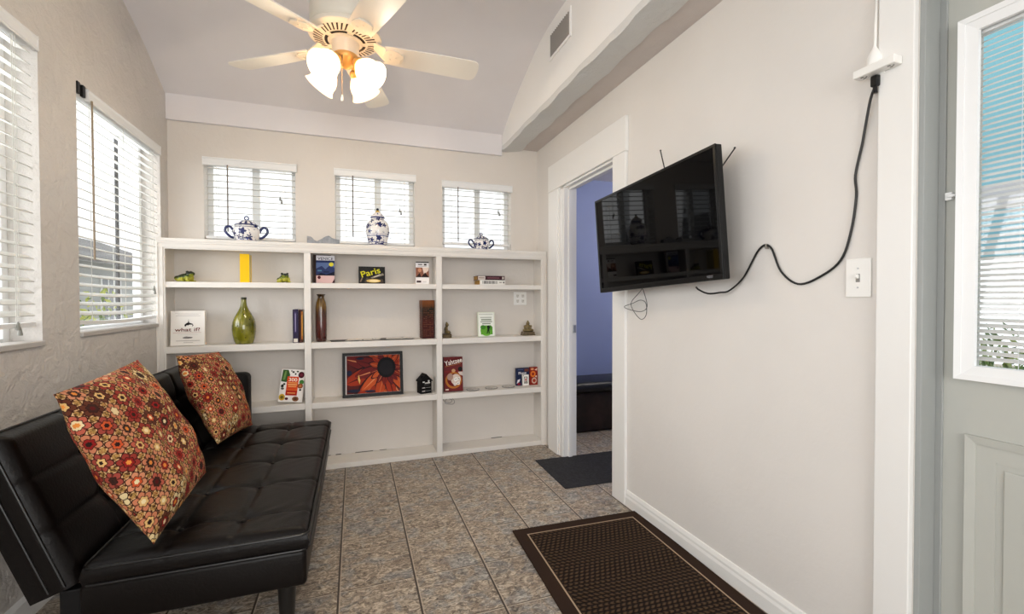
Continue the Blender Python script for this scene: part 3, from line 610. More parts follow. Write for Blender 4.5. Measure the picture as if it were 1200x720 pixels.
# dice game box
bookish('game_box', 'dark red dice game box lettered Yahtzee standing by the divider', 'game', .148, .268, .045, .727, 3.462, Z3, yaw=-.03, lean=.10, cover='#6a1a1c', solid=True, items=[
    ('r', .0, .55, 1, .60, '#7c2022'), ('e', .5, .32, .44, .24, '#b5702c'), ('e', .52, .33, .36, .19, '#6a1a1c'), ('e', .62, .34, .26, .16, '#d8c8bc'), ('e', .32, .42, .16, .1, '#a88a80'), ('e', .5, .6, .1, .05, '#c89a70'), ('e', .86, .64, .12, .07, '#1a1416'), ('p', [(.74, .56), (.98, .56), (1, .44), (.82, .48)], '#d8c8c0'),
    ('p', [(.5, .36), (.66, .42), (.72, .32), (.56, .27)], '#f2eee8'), ('p', [(.7, .4), (.84, .42), (.86, .33), (.73, .31)], '#e8e2da'), ('p', [(.5, .25), (.64, .24), (.62, .16), (.5, .17)], '#ede6de'), ('p', [(.68, .26), (.82, .28), (.82, .19), (.68, .18)], '#f4f0ea'),
    ('e', .58, .34, .02, .012, '#26304a'), ('e', .65, .35, .02, .012, '#26304a'), ('e', .77, .37, .02, .012, '#26304a'), ('e', .8, .35, .02, .012, '#26304a'), ('e', .56, .21, .02, .012, '#26304a'), ('e', .75, .23, .02, .012, '#26304a'), ('e', .72, .22, .02, .012, '#26304a'), ('p', [(.02, .74), (.98, .86), (.98, .985), (.02, .90)], '#5a1416'), ('t', 'Yahtzee', .5, .862, .94, .14, '#f6eee6', .20), ('p', [(.06, .72), (.9, .80), (.9, .805), (.06, .727)], '#d89a4a'), ('r', .06, .04, .22, .075, '#e8d8c8')])
# coasters
for i, (x, y) in enumerate(((.886, 3.487), (1.045, 3.500), (1.192, 3.506))):
    lab = ('flat grey round coaster closest to the dice game box', 'flat grey round coaster between the other two', 'flat grey round coaster closest to the card game boxes')[i]
    c = thing('coaster', lab, 'coaster', (x, y, Z3), group='round coasters on the lower shelf')
    bm = B(); lathe(bm, [(.050, .0005), (.053, .003), (.053, .007), (.050, .0085), (.046, .0075)], 36); obj('coaster_disc', bm, mat('grey_coaster', '#8f8c88', .35, var=.3, vscale=60), c, True)
    bm = B(); lathe(bm, [(.0462, .0074), (.0462, .0079)], 36); obj('coaster_inlay', bm, mat('grey_coaster_inlay', '#c9c4bc', .3, var=.5, vscale=50), c)
bookish('card_game', 'navy blue card game box behind the playing cards', 'game', .115, .146, .03, 1.328, 3.525, Z3, cover='#1c2748', solid=True, items=[('t', 'Phase', .46, .72, .6, .16, '#e8e6ec', .04), ('r', .1, .9, .5, .93, '#56608a'), ('p', [(.02, .12), (.22, .22), (.3, .38), (.1, .34)], '#e0dce4'), ('e', .2, .1, .12, .07, '#8a2030'), ('r', .62, .8, .95, .96, '#6a3a30')])
bookish('card_game', 'red box with orange rings next to the navy card game box', 'game', .070, .150, .03, 1.424, 3.518, Z3, cover='#8a2418', solid=True, items=[('e', .4, .62, .34, .17, '#d8742a'), ('e', .4, .62, .16, .08, '#8a2418'), ('e', .55, .25, .32, .17, '#c8b0a0'), ('e', .55, .25, .2, .1, '#a03828'), ('e', .3, .9, .2, .06, '#d89a70'), ('p', [(.6, .85), (.95, .95), (.9, .8)], '#e8d0c0'), ('e', .8, .48, .1, .05, '#ecd8c8')])
bookish('card_deck', 'small deck of playing cards in front of the navy box', 'cards', .056, .092, .017, 1.345, 3.498, Z3, lean=.06, cover='#d8d6d0', solid=True, items=[('r', .06, .04, .94, .96, '#f2f0ec'), ('r', .2, .2, .8, .84, '#8a8a84'), ('e', .5, .52, .2, .26, '#efe4dc'), ('e', .5, .55, .11, .14, '#a02828'), ('p', [(.36, .3), (.5, .5), (.64, .3)], '#3a3a3a'), ('r', .1, .88, .2, .94, '#282828')])

# loose flat papers and a magazine on the middle shelf
t = thing('papers', 'loose dark-edged sheets lying flat between the two brown vases', 'papers', (.08, 3.50, Z2))
for i, (x, y, w_, d_, yaw, c) in enumerate(((-.10, .0, .30, .15, .12, '#3a3634'), (-.02, .01, .24, .12, -.2, '#d8d2ca'), (.20, .005, .26, .14, .35, '#55504c'), (.24, -.005, .2, .12, -.1, '#e0dad2'))):
    bm = B(); nn = 12; rows = []
    for k in range(nn+1):
        u = -w_/2+w_*k/nn; zz = .001+i*.0022+.004*abs(sin(k*.9+i))*(k/nn)
        rows.append([bm.verts.new((u*cos(yaw)-v_*sin(yaw)+x, (u*sin(yaw)*.3+v_*cos(yaw))+y, zz+dz)) for v_ in (-d_/2, d_/2) for dz in (0, .0012)])
    for a, b in zip(rows, rows[1:]):
        for q, s_ in ((0, 1), (1, 3), (3, 2), (2, 0)): bm.faces.new((a[q], a[s_], b[s_], b[q]))
    bm.faces.new((rows[0][0], rows[0][1], rows[0][3], rows[0][2])); bm.faces.new((rows[-1][0], rows[-1][1], rows[-1][3], rows[-1][2]))
    obj('sheet', bm, mat('paper_'+c[1:], c, .6), t)

# vases
def glaze(name, stops, rough=.12, streak=0, zspan=(0, .3)):
    m, nt, b = nodes(name); g = N(nt); p = g.obj(); x, y, z = g.sep(p)
    zz = g.m('DIVIDE', g.m('SUBTRACT', z, zspan[0]), zspan[1]-zspan[0])
    if streak:
        n = g.noise(g.vm('MULTIPLY', p, (60, 60, 6)), 1, 4, .6); zz = g.m('ADD', zz, g.m('MULTIPLY', g.m('SUBTRACT', n, .5), streak))
    nt.links.new(g.ramp(zz, stops), b.inputs['Base Color']); b.inputs['Roughness'].default_value = rough; b.inputs['Coat Weight'].default_value = .6; return m
t = thing('bottle_vase', 'olive green bottle vase with dark dots and a narrow neck', 'vase', (-.717, 3.505, Z2+.0008))
m, nt, b = nodes('olive_spotted_glaze'); g = N(nt); p = g.obj()
nt.links.new(g.ramp(g.noise(g.vm('MULTIPLY', p, (9, 9, 5)), 2.2, 3), [(.3, '#4d4d0e'), (.55, '#757318'), (.75, '#8f8a2a')]), b.inputs['Base Color']); b.inputs['Roughness'].default_value = .12; b.inputs['Coat Weight'].default_value = .5
bp_ = [(.052, 0), (.056, .004), (.063, .03), (.069, .06), (.0725, .095), (.0725, .12), (.068, .15), (.058, .18), (.044, .207), (.030, .232), (.021, .256), (.0165, .28), (.0155, .305), (.0165, .316), (.0135, .317), (.012, .30)]
vb = B(); lathe(vb, bp_, 48); m_body = m
bm = B(); lathe(bm, [(.0157, .300), (.0172, .306), (.0172, .3165), (.0157, .3172)], 32, cap=False); obj('vase_rim', bm, mat('dark_olive_rim', '#2c2e0c', .25), t, True)
bm = B()
def rad_at(z):
    for (r0, z0), (r1, z1) in zip(bp_, bp_[1:]):
        if z0 <= z <= z1: return r0+(r1-r0)*(z-z0)/(z1-z0)
    return .02
for row, z in enumerate((.045, .085, .125, .165, .2, .232)):
    bm = vb
    nd = (7, 8, 8, 7, 6, 4)[row]
    for k in range(nd):
        a = 2*pi*(k+.5*(row % 2))/nd-.35; r_ = rad_at(z); ellip(bm, ((r_-.0030)*cos(a), (r_-.0030)*sin(a), z), (.0044, .0044, .0052), rot=(0, 0, a), seg=10, mi=1)
obj('vase_body', vb, [m_body, mat('dark_glaze_dot', '#1c1408', .25)], t, True, angle=60)
t = thing('tall_vase', 'slender brown streaked vase with a flared lip', 'vase', (-.229, 3.49, Z2+.0008))
bm = B(); lathe(bm, [(.030, 0), (.0345, .004), (.0375, .04), (.0385, .12), (.0385, .20), (.0375, .245), (.032, .28), (.024, .305), (.0215, .318), (.025, .330), (.031, .338), (.029, .339), (.018, .322)], 40)
obj('vase_body', bm, glaze('brown_streak_glaze', [(0, '#401410'), (.35, '#54201a'), (.62, '#4a2a12'), (.8, '#7a5a1c'), (.93, '#4a3208'), (1, '#2c1c0a')], .12, .35, (0, .34)), t, True, angle=60)
t = thing('square_vase', 'square brown ribbed column vase standing against the divider', 'vase', (.527, 3.515, Z2+.0008), (0, 0, .10))
bm = B(); n_ = 16; s = .046
prev = None
for i in range(n_*4+1):
    z = .294*i/(n_*4); r_ = s*(1-.035*(0.5+0.5*cos(i*pi/2)) if z < .235 else 1.0)
    ring = [bm.verts.new((r_*a_, r_*b_, z)) for a_, b_ in ((-1, -1), (1, -1), (1, 1), (-1, 1))]
    if prev:
        for k in range(4): bm.faces.new((prev[k], prev[(k+1) % 4], ring[(k+1) % 4], ring[k]))
    else: bm.faces.new(ring)
    prev = ring
inn = [bm.verts.new((s*.84*a_, s*.84*b_, .294)) for a_, b_ in ((-1, -1), (1, -1), (1, 1), (-1, 1))]; dn = [bm.verts.new((s*.8*a_, s*.8*b_, .25)) for a_, b_ in ((-1, -1), (1, -1), (1, 1), (-1, 1))]
for k in range(4): bm.faces.new((prev[k], prev[(k+1) % 4], inn[(k+1) % 4], inn[k])); bm.faces.new((inn[k], inn[(k+1) % 4], dn[(k+1) % 4], dn[k]))
bm.faces.new(dn)
m = glaze('ribbed_brown_glaze', [(0, '#3a0d09'), (.45, '#45140d'), (.66, '#2e1c0c'), (.78, '#16160c'), (.84, '#5a3008'), (1, '#7a4010')], .45, .16, (0, .294)); m.node_tree.nodes['Principled BSDF'].inputs['Coat Weight'].default_value = 0; m.node_tree.nodes['Principled BSDF'].inputs['Specular IOR Level'].default_value = .25; obj('vase_body', bm, m, t)
bm = B()
for sx in range(4):
    for i in range(15):
        z = .018+i*.0148
        for k in range(-2, 3):
            if random.random() < .72: box(bm, k*.0155-.006, -s-.0012, z, k*.0155+.005, -s+.003, z+.0045, M=Matrix.Rotation(sx*pi/2, 4, 'Z'))
obj('raised_pattern', bm, mat('tan_raised_glaze', '#6a3c26', .5, spec=.25), t)

# talavera jars
def talavera(name, zbands, scale=34, thresh=.22):
    m, nt, b = nodes(name); g = N(nt); p = g.obj(); x, y, z = g.sep(p)
    ang = g.m('ARCTAN2', y, x); q = g.comb(g.m('MULTIPLY', ang, .075), 0, z)
    vo = nt.nodes.new('ShaderNodeTexVoronoi'); vo.inputs['Scale'].default_value = scale; vo.inputs['Randomness'].default_value = .75; nt.links.new(q, vo.inputs['Vector'])
    d = vo.outputs['Distance']; loc = g.vm('SUBTRACT', g.vm('MULTIPLY', q, (scale, scale, scale)), g.vm('MULTIPLY', vo.outputs['Position'], (scale, scale, scale))); lx, ly, lz = g.sep(loc)
    pet = g.m('ADD', thresh*1.35, g.m('MULTIPLY', g.m('COSINE', g.m('MULTIPLY', g.m('ARCTAN2', lz, lx), 5)), .09))
    f = g.m('LESS_THAN', g.vm('LENGTH', loc), pet); ce = g.m('LESS_THAN', g.vm('LENGTH', loc), .09)
    c = g.mix(f, '#eceae8', '#1c2660'); c = g.mix(ce, c, '#e6e2c8')
    vo2 = nt.nodes.new('ShaderNodeTexVoronoi'); vo2.inputs['Scale'].default_value = scale*2.3; nt.links.new(q, vo2.inputs['Vector'])
    c = g.mix(g.m('MULTIPLY', g.m('LESS_THAN', vo2.outputs['Distance'], .17), g.m('SUBTRACT', 1, f)), c, '#3c4a8c')
    for z0, z1, col in zbands:
        c = g.mix(g.m('MULTIPLY', g.m('GREATER_THAN', z, z0), g.m('LESS_THAN', z, z1)), c, col)
    nt.links.new(c, b.inputs['Base Color']); b.inputs['Roughness'].default_value = .12; b.inputs['Coat Weight'].default_value = .4; return m
def striped(name, a, b_, scale, axis='x'):
    m, nt, b = nodes(name); g = N(nt); x, y, z = g.sep(g.obj()); src = {'x': g.m('ARCTAN2', y, x), 'z': z}[axis]
    nt.links.new(g.mix(g.m('GREATER_THAN', g.m('SINE', g.m('MULTIPLY', src, scale)), .1), a, b_), b.inputs['Base Color']); b.inputs['Roughness'].default_value = .12; return m
def handled_jar(label, loc, s, yaw=0):
    t = thing('two_handled_jar', label, 'jar', loc, (0, 0, yaw), 'blue and white pottery on the bookcase')
    bm = B(); lathe(bm, [(.060, 0), (.066, .004), (.068, .010), (.066, .016), (.074, .03), (.082, .055), (.084, .075), (.078, .098), (.070, .108), (.072, .113), (.064, .114)], 48, M=Matrix.Scale(s, 4))
    obj('jar_body', bm, talavera('talavera_bowl_%d' % int(s*100), [(.0, .010*s, '#cfc8bd'), (.010*s, .0135*s, '#5a6296'), (.1*s, .104*s, '#2a3468')], 19/s, .31), t, True, angle=50)
    bm = B(); lathe(bm, [(.070, .1145), (.075, .118), (.070, .123), (.056, .135), (.034, .147), (.014, .153), (.006, .156)], 48, M=Matrix.Scale(s, 4)); lid = obj('lid', bm, striped('lid_stripe', '#e8e6e6', '#2a3468', 12), t, True, angle=50)
    bm = B(); lathe(bm, [(.0706, .1143), (.0765, .1165), (.0765, .1195), (.071, .1225)], 48, M=Matrix.Scale(s, 4), cap=False); obj('lid_rim', bm, mat('cobalt_rim', '#20285c', .15), lid, True)
    bm = B(); tube(bm, [(.0125*s*cos(a), 0, (.168+.0125*sin(a))*s) for a in [2*pi*i/18 for i in range(18)]], .0042*s, 8, closed=True); obj('knob', bm, mat('cobalt_glaze', '#2a3468', .15), lid, True)
    for sg in (-1, 1):
        pts = smoothpath([(sg*.078*s, 0, .030*s), (sg*.100*s, 0, .038*s), (sg*.128*s, 0, .070*s), (sg*.124*s, 0, .100*s), (sg*.102*s, 0, .106*s), (sg*.084*s, 0, .085*s), (sg*.080*s, 0, .066*s)], 6)
        bm = B(); tube(bm, pts, .0085*s, 10); obj('handle', bm, mat('cobalt_handle', '#222a5a', .15, var=.2, vscale=40), t, True)
handled_jar('blue and white lidded jar with two loop handles, the larger of the two', (-.696, 3.512, ZT), .985)
handled_jar('blue and white lidded jar with two loop handles, the smaller one', (.966, 3.512, ZT), .80)
t = thing('ginger_jar', 'tall blue and white lidded ginger jar with a yellow-topped lid', 'jar', (.165, 3.512, ZT), (0, 0, 0), 'blue and white pottery on the bookcase')
bm = B(); lathe(bm, [(.054, 0), (.058, .003), (.058, .012), (.060, .016), (.072, .045), (.083, .085), (.088, .120), (.086, .150), (.076, .178), (.060, .196), (.050, .204), (.049, .212), (.044, .212)], 56)
obj('jar_body', bm, talavera('talavera_ginger', [(0, .014, '#dcd8d4'), (.013, .018, '#3a4478'), (.074, .080, '#4a5690'), (.088, .091, '#4a5690'), (.198, .203, '#2a3468'), (.03, .034, '#5a6498')], 22, .31), t, True, angle=50)
bm = B(); lathe(bm, [(.050, .2125), (.054, .216), (.053, .222), (.046, .234), (.034, .248), (.018, .258), (.009, .262)], 48); lid = obj('lid', bm, talavera('talavera_lid', [(.212, .222, '#3a4478')], 40), t, True, angle=50)
bm = B(); lathe(bm, [(.018, .258), (.012, .268), (.008, .272), (.004, .273)], 20); obj('lid_collar', bm, mat('yellow_glaze', '#c8a83a', .2), lid, True)
bm = B(); ellip(bm, (0, 0, .280), (.0105, .0105, .0105), seg=18); obj('knob', bm, mat('dark_knob', '#1a1c30', .15), lid, True)

# translucent mountain ornament
t = thing('ornament', 'low grey glass ornament with a jagged mountain outline', 'ornament', (-.212, 3.50, ZT+.0005), (0, 0, .03))
bm = B(); prism(bm, [(-.105, 0), (.110, 0), (.110, .040), (.060, .046), (.040, .066), (.018, .060), (-.020, .034), (-.040, .020), (-.060, .030), (-.075, .052), (-.105, .058)], 'y', -.022, .022)
bmesh.ops.bevel(bm, geom=bm.edges[:], offset=.003, segments=1, affect='EDGES'); obj('glass_block', bm, mat('grey_cast_glass', '#8f939a', .25, bump=.6, bscale=70, var=.3, vscale=40), t)
bm = B(); box(bm, -.107, -.026, 0, .112, .026, .006, .001); obj('ornament_base', bm, mat('grey_metal_edge', '#6c6e74', .3, .6), t)

# frogs
def frog(label, loc, yaw, s=1.0):
    t = thing('frog_figurine', label, 'figurine', loc, (0, 0, yaw), 'frog figurines on the upper shelf')
    m, nt, b = nodes('frog_glaze_%d' % int(yaw*100)); g = N(nt); p = g.obj(); x, y, z = g.sep(p)
    f = g.m('ADD', g.m('MULTIPLY', z, 1/(.062*s)), g.m('MULTIPLY', g.m('SUBTRACT', g.noise(p, 55, 3), .5), .75)); f = g.m('SUBTRACT', f, g.m('MULTIPLY', x, 4.0/s))
    nt.links.new(g.ramp(f, [(.25, '#b0ac3c'), (.42, '#8c9630'), (.55, '#3c4a1e'), (.75, '#141d14')]), b.inputs['Base Color']); b.inputs['Roughness'].default_value = .2
    bm = B()
    ellip(bm, (-.018*s, 0, .026*s), (.040*s, .030*s, .022*s), (0, -.35, 0)); ellip(bm, (.022*s, 0, .045*s), (.030*s, .026*s, .017*s), (0, -.25, 0)); ellip(bm, (.012*s, 0, .026*s), (.026*s, .025*s, .022*s))
    for sg in (-1, 1):
        ellip(bm, (-.028*s, sg*.026*s, .018*s), (.026*s, .012*s, .017*s), (0, .3, 0)); ellip(bm, (-.012*s, sg*.036*s, .005*s), (.026*s, .008*s, .005*s))
        ellip(bm, (.022*s, sg*.026*s, .018*s), (.009*s, .008*s, .020*s), (0, .25, 0)); ellip(bm, (.030*s, sg*.030*s, .004*s), (.015*s, .010*s, .004*s)); ellip(bm, (.018*s, sg*.016*s, .060*s), (.009*s, .008*s, .008*s))
    o = obj('frog_body', bm, m, t, True); remesh(o, .0022)
    bm = B()
    for sg in (-1, 1): ellip(bm, (.022*s, sg*.0195*s, .0615*s), (.0055*s, .0055*s, .0055*s), seg=12)
    obj('eyes', bm, mat('frog_eye', '#0a0a08', .1), t, True)
frog('green frog figurine nearest the stucco wall, facing along the shelf', (-1.045, 3.490, Z1+.003), -.25, 1.05)
frog('green frog figurine near the divider, facing the room', (-.466, 3.485, Z1+.003), -1.2, 1.0)
# seated statuettes
def buddha(label, loc, yaw):
    t = thing('seated_statuette', label, 'figurine', loc, (0, 0, yaw), 'seated bronze statuettes')
    br = mat('antique_bronze', '#7d6c46', .4, .2, var=.55, vscale=45)
    bm = B(); prism(bm, [(-.058, 0), (.058, 0), (.050, .014), (.046, .022), (.050, .030), (-.050, .030), (-.046, .022), (-.050, .014)], 'y', -.034, .034); bmesh.ops.bevel(bm, geom=bm.edges[:], offset=.002, segments=2, affect='EDGES'); obj('pedestal', bm, mat('dark_bronze', '#5c4e34', .45, .2, var=.4, vscale=50), t)
    bm = B(); ellip(bm, (0, -.006, .040), (.046, .027, .012)); ellip(bm, (-.032, -.010, .042), (.016, .016, .012)); ellip(bm, (.032, -.010, .042), (.016, .016, .012)); ellip(bm, (0, .006, .062), (.022, .015, .024)); ellip(bm, (0, .004, .078), (.027, .013, .011))
    for sg in (-1, 1): ellip(bm, (sg*.027, .002, .066), (.008, .009, .019), (0, sg*.25, 0)); ellip(bm, (sg*.018, -.014, .050), (.016, .007, .007), (0, 0, sg*.5))
    ellip(bm, (0, 0, .088), (.008, .008, .008)); ellip(bm, (0, -.001, .100), (.0135, .0135, .016)); ellip(bm, (0, .001, .1165), (.007, .007, .007)); ellip(bm, (0, -.0145, .098), (.0025, .003, .004))
    for sg in (-1, 1): ellip(bm, (sg*.0138, .001, .097), (.0025, .004, .008))
    o = obj('figure', bm, br, t, True); remesh(o, .0018)
buddha('small seated bronze statuette half hidden by the divider', (.681, 3.50, Z2+.0012), 1.45)
buddha('small seated bronze statuette at the end of the shelf by the doorway', (1.366, 3.505, Z2+.0008), -.05)
# wall outlet in the bookcase
t = thing('wall_outlet', 'white double outlet plate on the back wall inside the bookcase', 'outlet', (1.336, YB-.0005, 1.213))
bm = B(); box(bm, -.058, -.006, -.056, .058, 0, .056, .002); obj('cover_plate', bm, M_PLASTIC, t)
bm = B()
for dx in (-.024, .024):
    for dz in (-.022, .022):
        box(bm, dx-.013, -.0085, dz-.014, dx+.013, -.006, dz+.014, .001)
obj('receptacle', bm, mat('outlet_face', '#dedbd4', .4), t)
bm = B()
for dx in (-.024, .024):
    for dz in (-.022, .022):
        for sx in (-.005, .005): box(bm, dx+sx-.0011, -.009, dz-.003, dx+sx+.0011, -.0084, dz+.006)
        box(bm, dx-.002, -.009, dz-.011, dx+.002, -.0084, dz-.007)
obj('slots', bm, mat('slot_dark', '#3a3834', .6), t)
# coil of grey wire under the lower shelf
bm = B(); tube(bm, smoothpath([(.640, 3.47, Z3-.043), (.655, 3.47, Z3-.07), (.70, 3.475, Z3-.085), (.715, 3.48, Z3-.066), (.675, 3.47, Z3-.052), (.66, 3.475, Z3-.085), (.72, 3.48, Z3-.10), (.735, 3.48, Z3-.075), (.70, 3.48, Z3-.043)], 6), .0022, 6)
tag(obj('cable', bm, mat('grey_cable', '#8a8782', .5), smooth=True), 'grey loop of cable hanging under the lowest shelf', 'cable')

# ------------------------------------------------------------------ ceiling fan
FX, FY, FZ = -.035, 2.40, 2.454
fan = thing('ceiling_fan', 'cream five-blade ceiling fan with four lit glass shades', 'fan', (FX, FY, FZ))
cream = mat('cream_enamel', '#efe6d6', .35); brass = mat('warm_brass_fitter', '#c69a5a', .3, .35)
ZC = 2.94-FZ
bm = B(); lathe(bm, [(.075, ZC), (.075, ZC-.012), (.060, ZC-.045), (.030, ZC-.065), (.014, ZC-.07)], 36); obj('ceiling_canopy', bm, cream, fan, True)
bm = B(); lathe(bm, [(.0135, ZC-.06), (.0135, .20)], 18); obj('downrod', bm, mat('downrod_grey', '#a8a49c', .35, .4), fan, True)
bm = B(); lathe(bm, [(.03, .225), (.06, .222), (.13, .214), (.158, .196), (.164, .17), (.164, .105), (.160, .09), (.150, .078)], 56); obj('motor_housing', bm, mat('pale_housing', '#e2dccf', .4), fan, True)
bm = B(); lathe(bm, [(.150, .078), (.168, .072), (.174, .060), (.172, .050), (.158, .042), (.110, .032), (.080, .030), (.072, .034)], 64, cap=False); obj('vent_ring', bm, cream, fan, True)
bm = B()
for k in range(40):
    if k % 8 == 7: continue
    a = 2*pi*k/40
    # slanted dark quads laid on the underside, slot shade put into their colour
    pts = []
    for r_, da in ((.106, -.032), (.106, .032), (.148, .105), (.148, .045)):
        z = .0310+(r_-.106)/(.158-.106)*.0098-.0016
        pts.append(bm.verts.new((r_*cos(a+da), r_*sin(a+da), z)))
    bm.faces.new(pts)
for k in range(5):
    a0 = 2*pi*(k+.1)/5; seg = []
    for i in range(9):
        a = a0+i*.115
        seg.append((bm.verts.new((.083*cos(a), .083*sin(a), .0285)), bm.verts.new((.097*cos(a), .097*sin(a), .0292))))
    for p, q in zip(seg, seg[1:]): bm.faces.new((p[0], p[1], q[1], q[0]))
obj('vent_slots', bm, mat('slot_shadow_brown', '#2c2013', .8), fan)
bm = B(); lathe(bm, [(.079, .034), (.079, .026), (.066, .022), (.064, .018), (.064, -.030), (.060, -.040)], 40); obj('switch_housing', bm, mat('switch_housing_grey', '#cfc9bd', .35), fan, True)
bm = B(); lathe(bm, [(.060, -.038), (.062, -.046), (.058, -.060), (.044, -.078), (.028, -.092), (.012, -.100), (.004, -.102)], 40); lk = obj('light_fitter', bm, brass, fan, True)
bladem = mat('white_blade', '#efe9df', .4)
PH0 = RAD(1.36)
for k in range(5):
    a = PH0+2*pi*k/5; Mz = Matrix.Rotation(a, 4, 'Z'); Mp = Mz @ Matrix.Rotation(RAD(-13), 4, 'X')
    bm = B(); L0, L1, hw = .185, .68, .070
    out = []
    for i in range(9): out.append((L0+.03*(1-sin(pi/2*i/8)), -hw*.84*sin(pi/2*i/8)))
    body = [(L0+.06, -hw*.88), (.45, -hw), (.62, -hw*1.04)]
    tip = [(L1-.05+.05*sin(pi*i/14), -hw*1.04+ (hw*2.08)*i/14) for i in range(1, 14)]
    tip = []
    for i in range(13):
        t_ = -pi/2+pi*i/12; tip.append((L1-.055+.055*(abs(cos(t_))**.6), hw*1.04*(abs(sin(t_))**.75)*(1 if t_ > 0 else -1)))
    pts = out+body+tip+[(x, -y) for x, y in reversed(body)]+[(x, -y) for x, y in reversed(out)]
    cl = []
    for q in pts:
        if not cl or (abs(cl[-1][0]-q[0])+abs(cl[-1][1]-q[1])) > .0006: cl.append(q)
    prism(bm, cl, 'z', 0, .006)
    for v in bm.verts: v.co = Mp @ v.co
    bl = obj('blade', bm, bladem, fan)
    bm = B(); pl_ = []
    for i in range(24):
        t_ = 2*pi*i/24; pl_.append((.228+.048*cos(t_), .047*sin(t_)))
    prism(bm, pl_, 'z', -.006, -.0008)
    prism(bm, [(.268+.004*1, -.034), (.278, -.02), (.282, 0), (.278, .02), (.272, .034), (.266, .03), (.272, 0), (.266, -.03)], 'z', -.009, -.0008)
    for (u, v_) in ((.215, -.018), (.215, .018), (.245, 0)): lathe(bm, [(.005, -.009), (.005, -.005)], 10, M=Matrix.Translation((u, v_, 0)))
    for v in bm.verts: v.co = Mp @ v.co
    bm2 = B(); ring = [bm2.verts.new(Mz @ Vector(c)) for c in ((.13, -.026, .040), (.13, .026, .040), (.19, .040, -.012), (.19, -.040, .012), (.13, -.026, .048), (.13, .026, .048), (.19, .040, -.004), (.19, -.040, .018))]
    for f in ((0, 1, 2, 3), (7, 6, 5, 4), (0, 4, 5, 1), (1, 5, 6, 2), (2, 6, 7, 3), (3, 7, 4, 0)): bm2.faces.new([ring[i] for i in f])
    me_ = bpy.data.meshes.new('tmp'); bm2.to_mesh(me_); bm2.free(); bm.from_mesh(me_); bpy.data.meshes.remove(me_)
    obj('blade_iron', bm, cream, bl, True, angle=30)
shade_glass = mat('lit_frosted_glass', '#fff6e8', .35, emit=.9, ecol='#ffe9c8', trans=.6)
for k, deg in enumerate((232, 322, 52, 142)):
    a = RAD(deg); d = Vector((cos(a)*sin(RAD(48)), sin(a)*sin(RAD(48)), -cos(RAD(48))))
    p0 = Vector((cos(a)*.030, sin(a)*.030, -.062)); p1 = Vector((cos(a)*.062, sin(a)*.062, -.076))
    bm = B(); tube(bm, smoothpath([p0, (p0+p1)/2+Vector((0, 0, .004)), p1, p1+d*.012], 5), .011, 12)
    R_ = d.to_track_quat('Z', 'Y').to_matrix().to_4x4(); Mx = Matrix.Translation(p1) @ R_
    lathe(bm, [(.015, .0), (.026, .006), (.030, .016), (.030, .030)], 24, M=Mx); am = obj('lamp_arm', bm, brass, fan, True)
    bm = B(); lathe(bm, [(.027, .022), (.028, .030), (.042, .048), (.056, .070), (.062, .092), (.062, .108), (.066, .122), (.076, .136), (.074, .137), (.064, .124), (.059, .108), (.059, .092), (.053, .071), (.039, .050), (.026, .034)], 40, M=Mx, cap=False)
    obj('glass_shade', bm, shade_glass, am, True, angle=60)
    pl = bpy.data.lights.new('fan_lamp', 'POINT'); pl.energy = 5.5; pl.color = (1, .86, .66); pl.shadow_soft_size = .03
    plo = bpy.data.objects.new('fan_lamp', pl); COL.objects.link(plo); plo.location = Vector((FX, FY, FZ))+p1+d*.122
    bm = B(); lathe(bm, [(.012, .03), (.013, .045), (.024, .072), (.027, .088), (.020, .106), (.006, .113)], 20, M=Mx); obj('bulb', bm, mat('lit_bulb', '#fff6e6', .3, emit=22, ecol='#ffdcae'), am, True)
bm = B(); pts = [(.0, -.058, -.075), (.0, -.060, -.26)]; tube(bm, [(-.014, -.052, -.05), (-.016, -.062, -.10), (-.016, -.062, -.262)], .0022, 6); obj('pull_chain', bm, mat('chain_brown', '#8d7a68', .4, .5), fan)
bm = B(); lathe(bm, [(.003, 0), (.0045, -.006), (.007, -.026), (.004, -.032)], 14, M=Matrix.Translation((-.016, -.062, -.258))); obj('chain_pull', bm, mat('clear_pull', '#f2efe8', .15), fan, True)

# air vent on the upper wall
t = thing('air_vent', 'white wall air vent with grey louvres high on the upper wall', 'vent', (1.17, 2.4625, 2.782))
bm = B(); y0, y1, z0, z1 = -.150, .150, -.085, .085
for a in ((y0, z0, y1, z0+.018), (y0, z1-.018, y1, z1), (y0, z0+.018, y0+.018, z1-.018), (y1-.018, z0+.018, y1, z1-.018)): box(bm, -.008, a[0], a[1], -.0002, a[2], a[3], .002)
obj('vent_frame', bm, M_UPPER, t)
bm = B(); box(bm, -.0015, y0+.018, z0+.018, -.0003, y1-.018, z1-.018); obj('vent_backing', bm, mat('vent_dark', '#4a4744', .8), t)
bm = B()
for i in range(12):
    yy = y0+.03+i*.0218; box(bm, -.0065, -.001, z0+.018, .0035, .0005, z1-.018, M=Matrix.Translation((-.0042, yy, 0)) @ Matrix.Rotation(-.75, 4, 'Z'))
obj('louvres', bm, mat('grey_louvre', '#9a9590', .5), t)

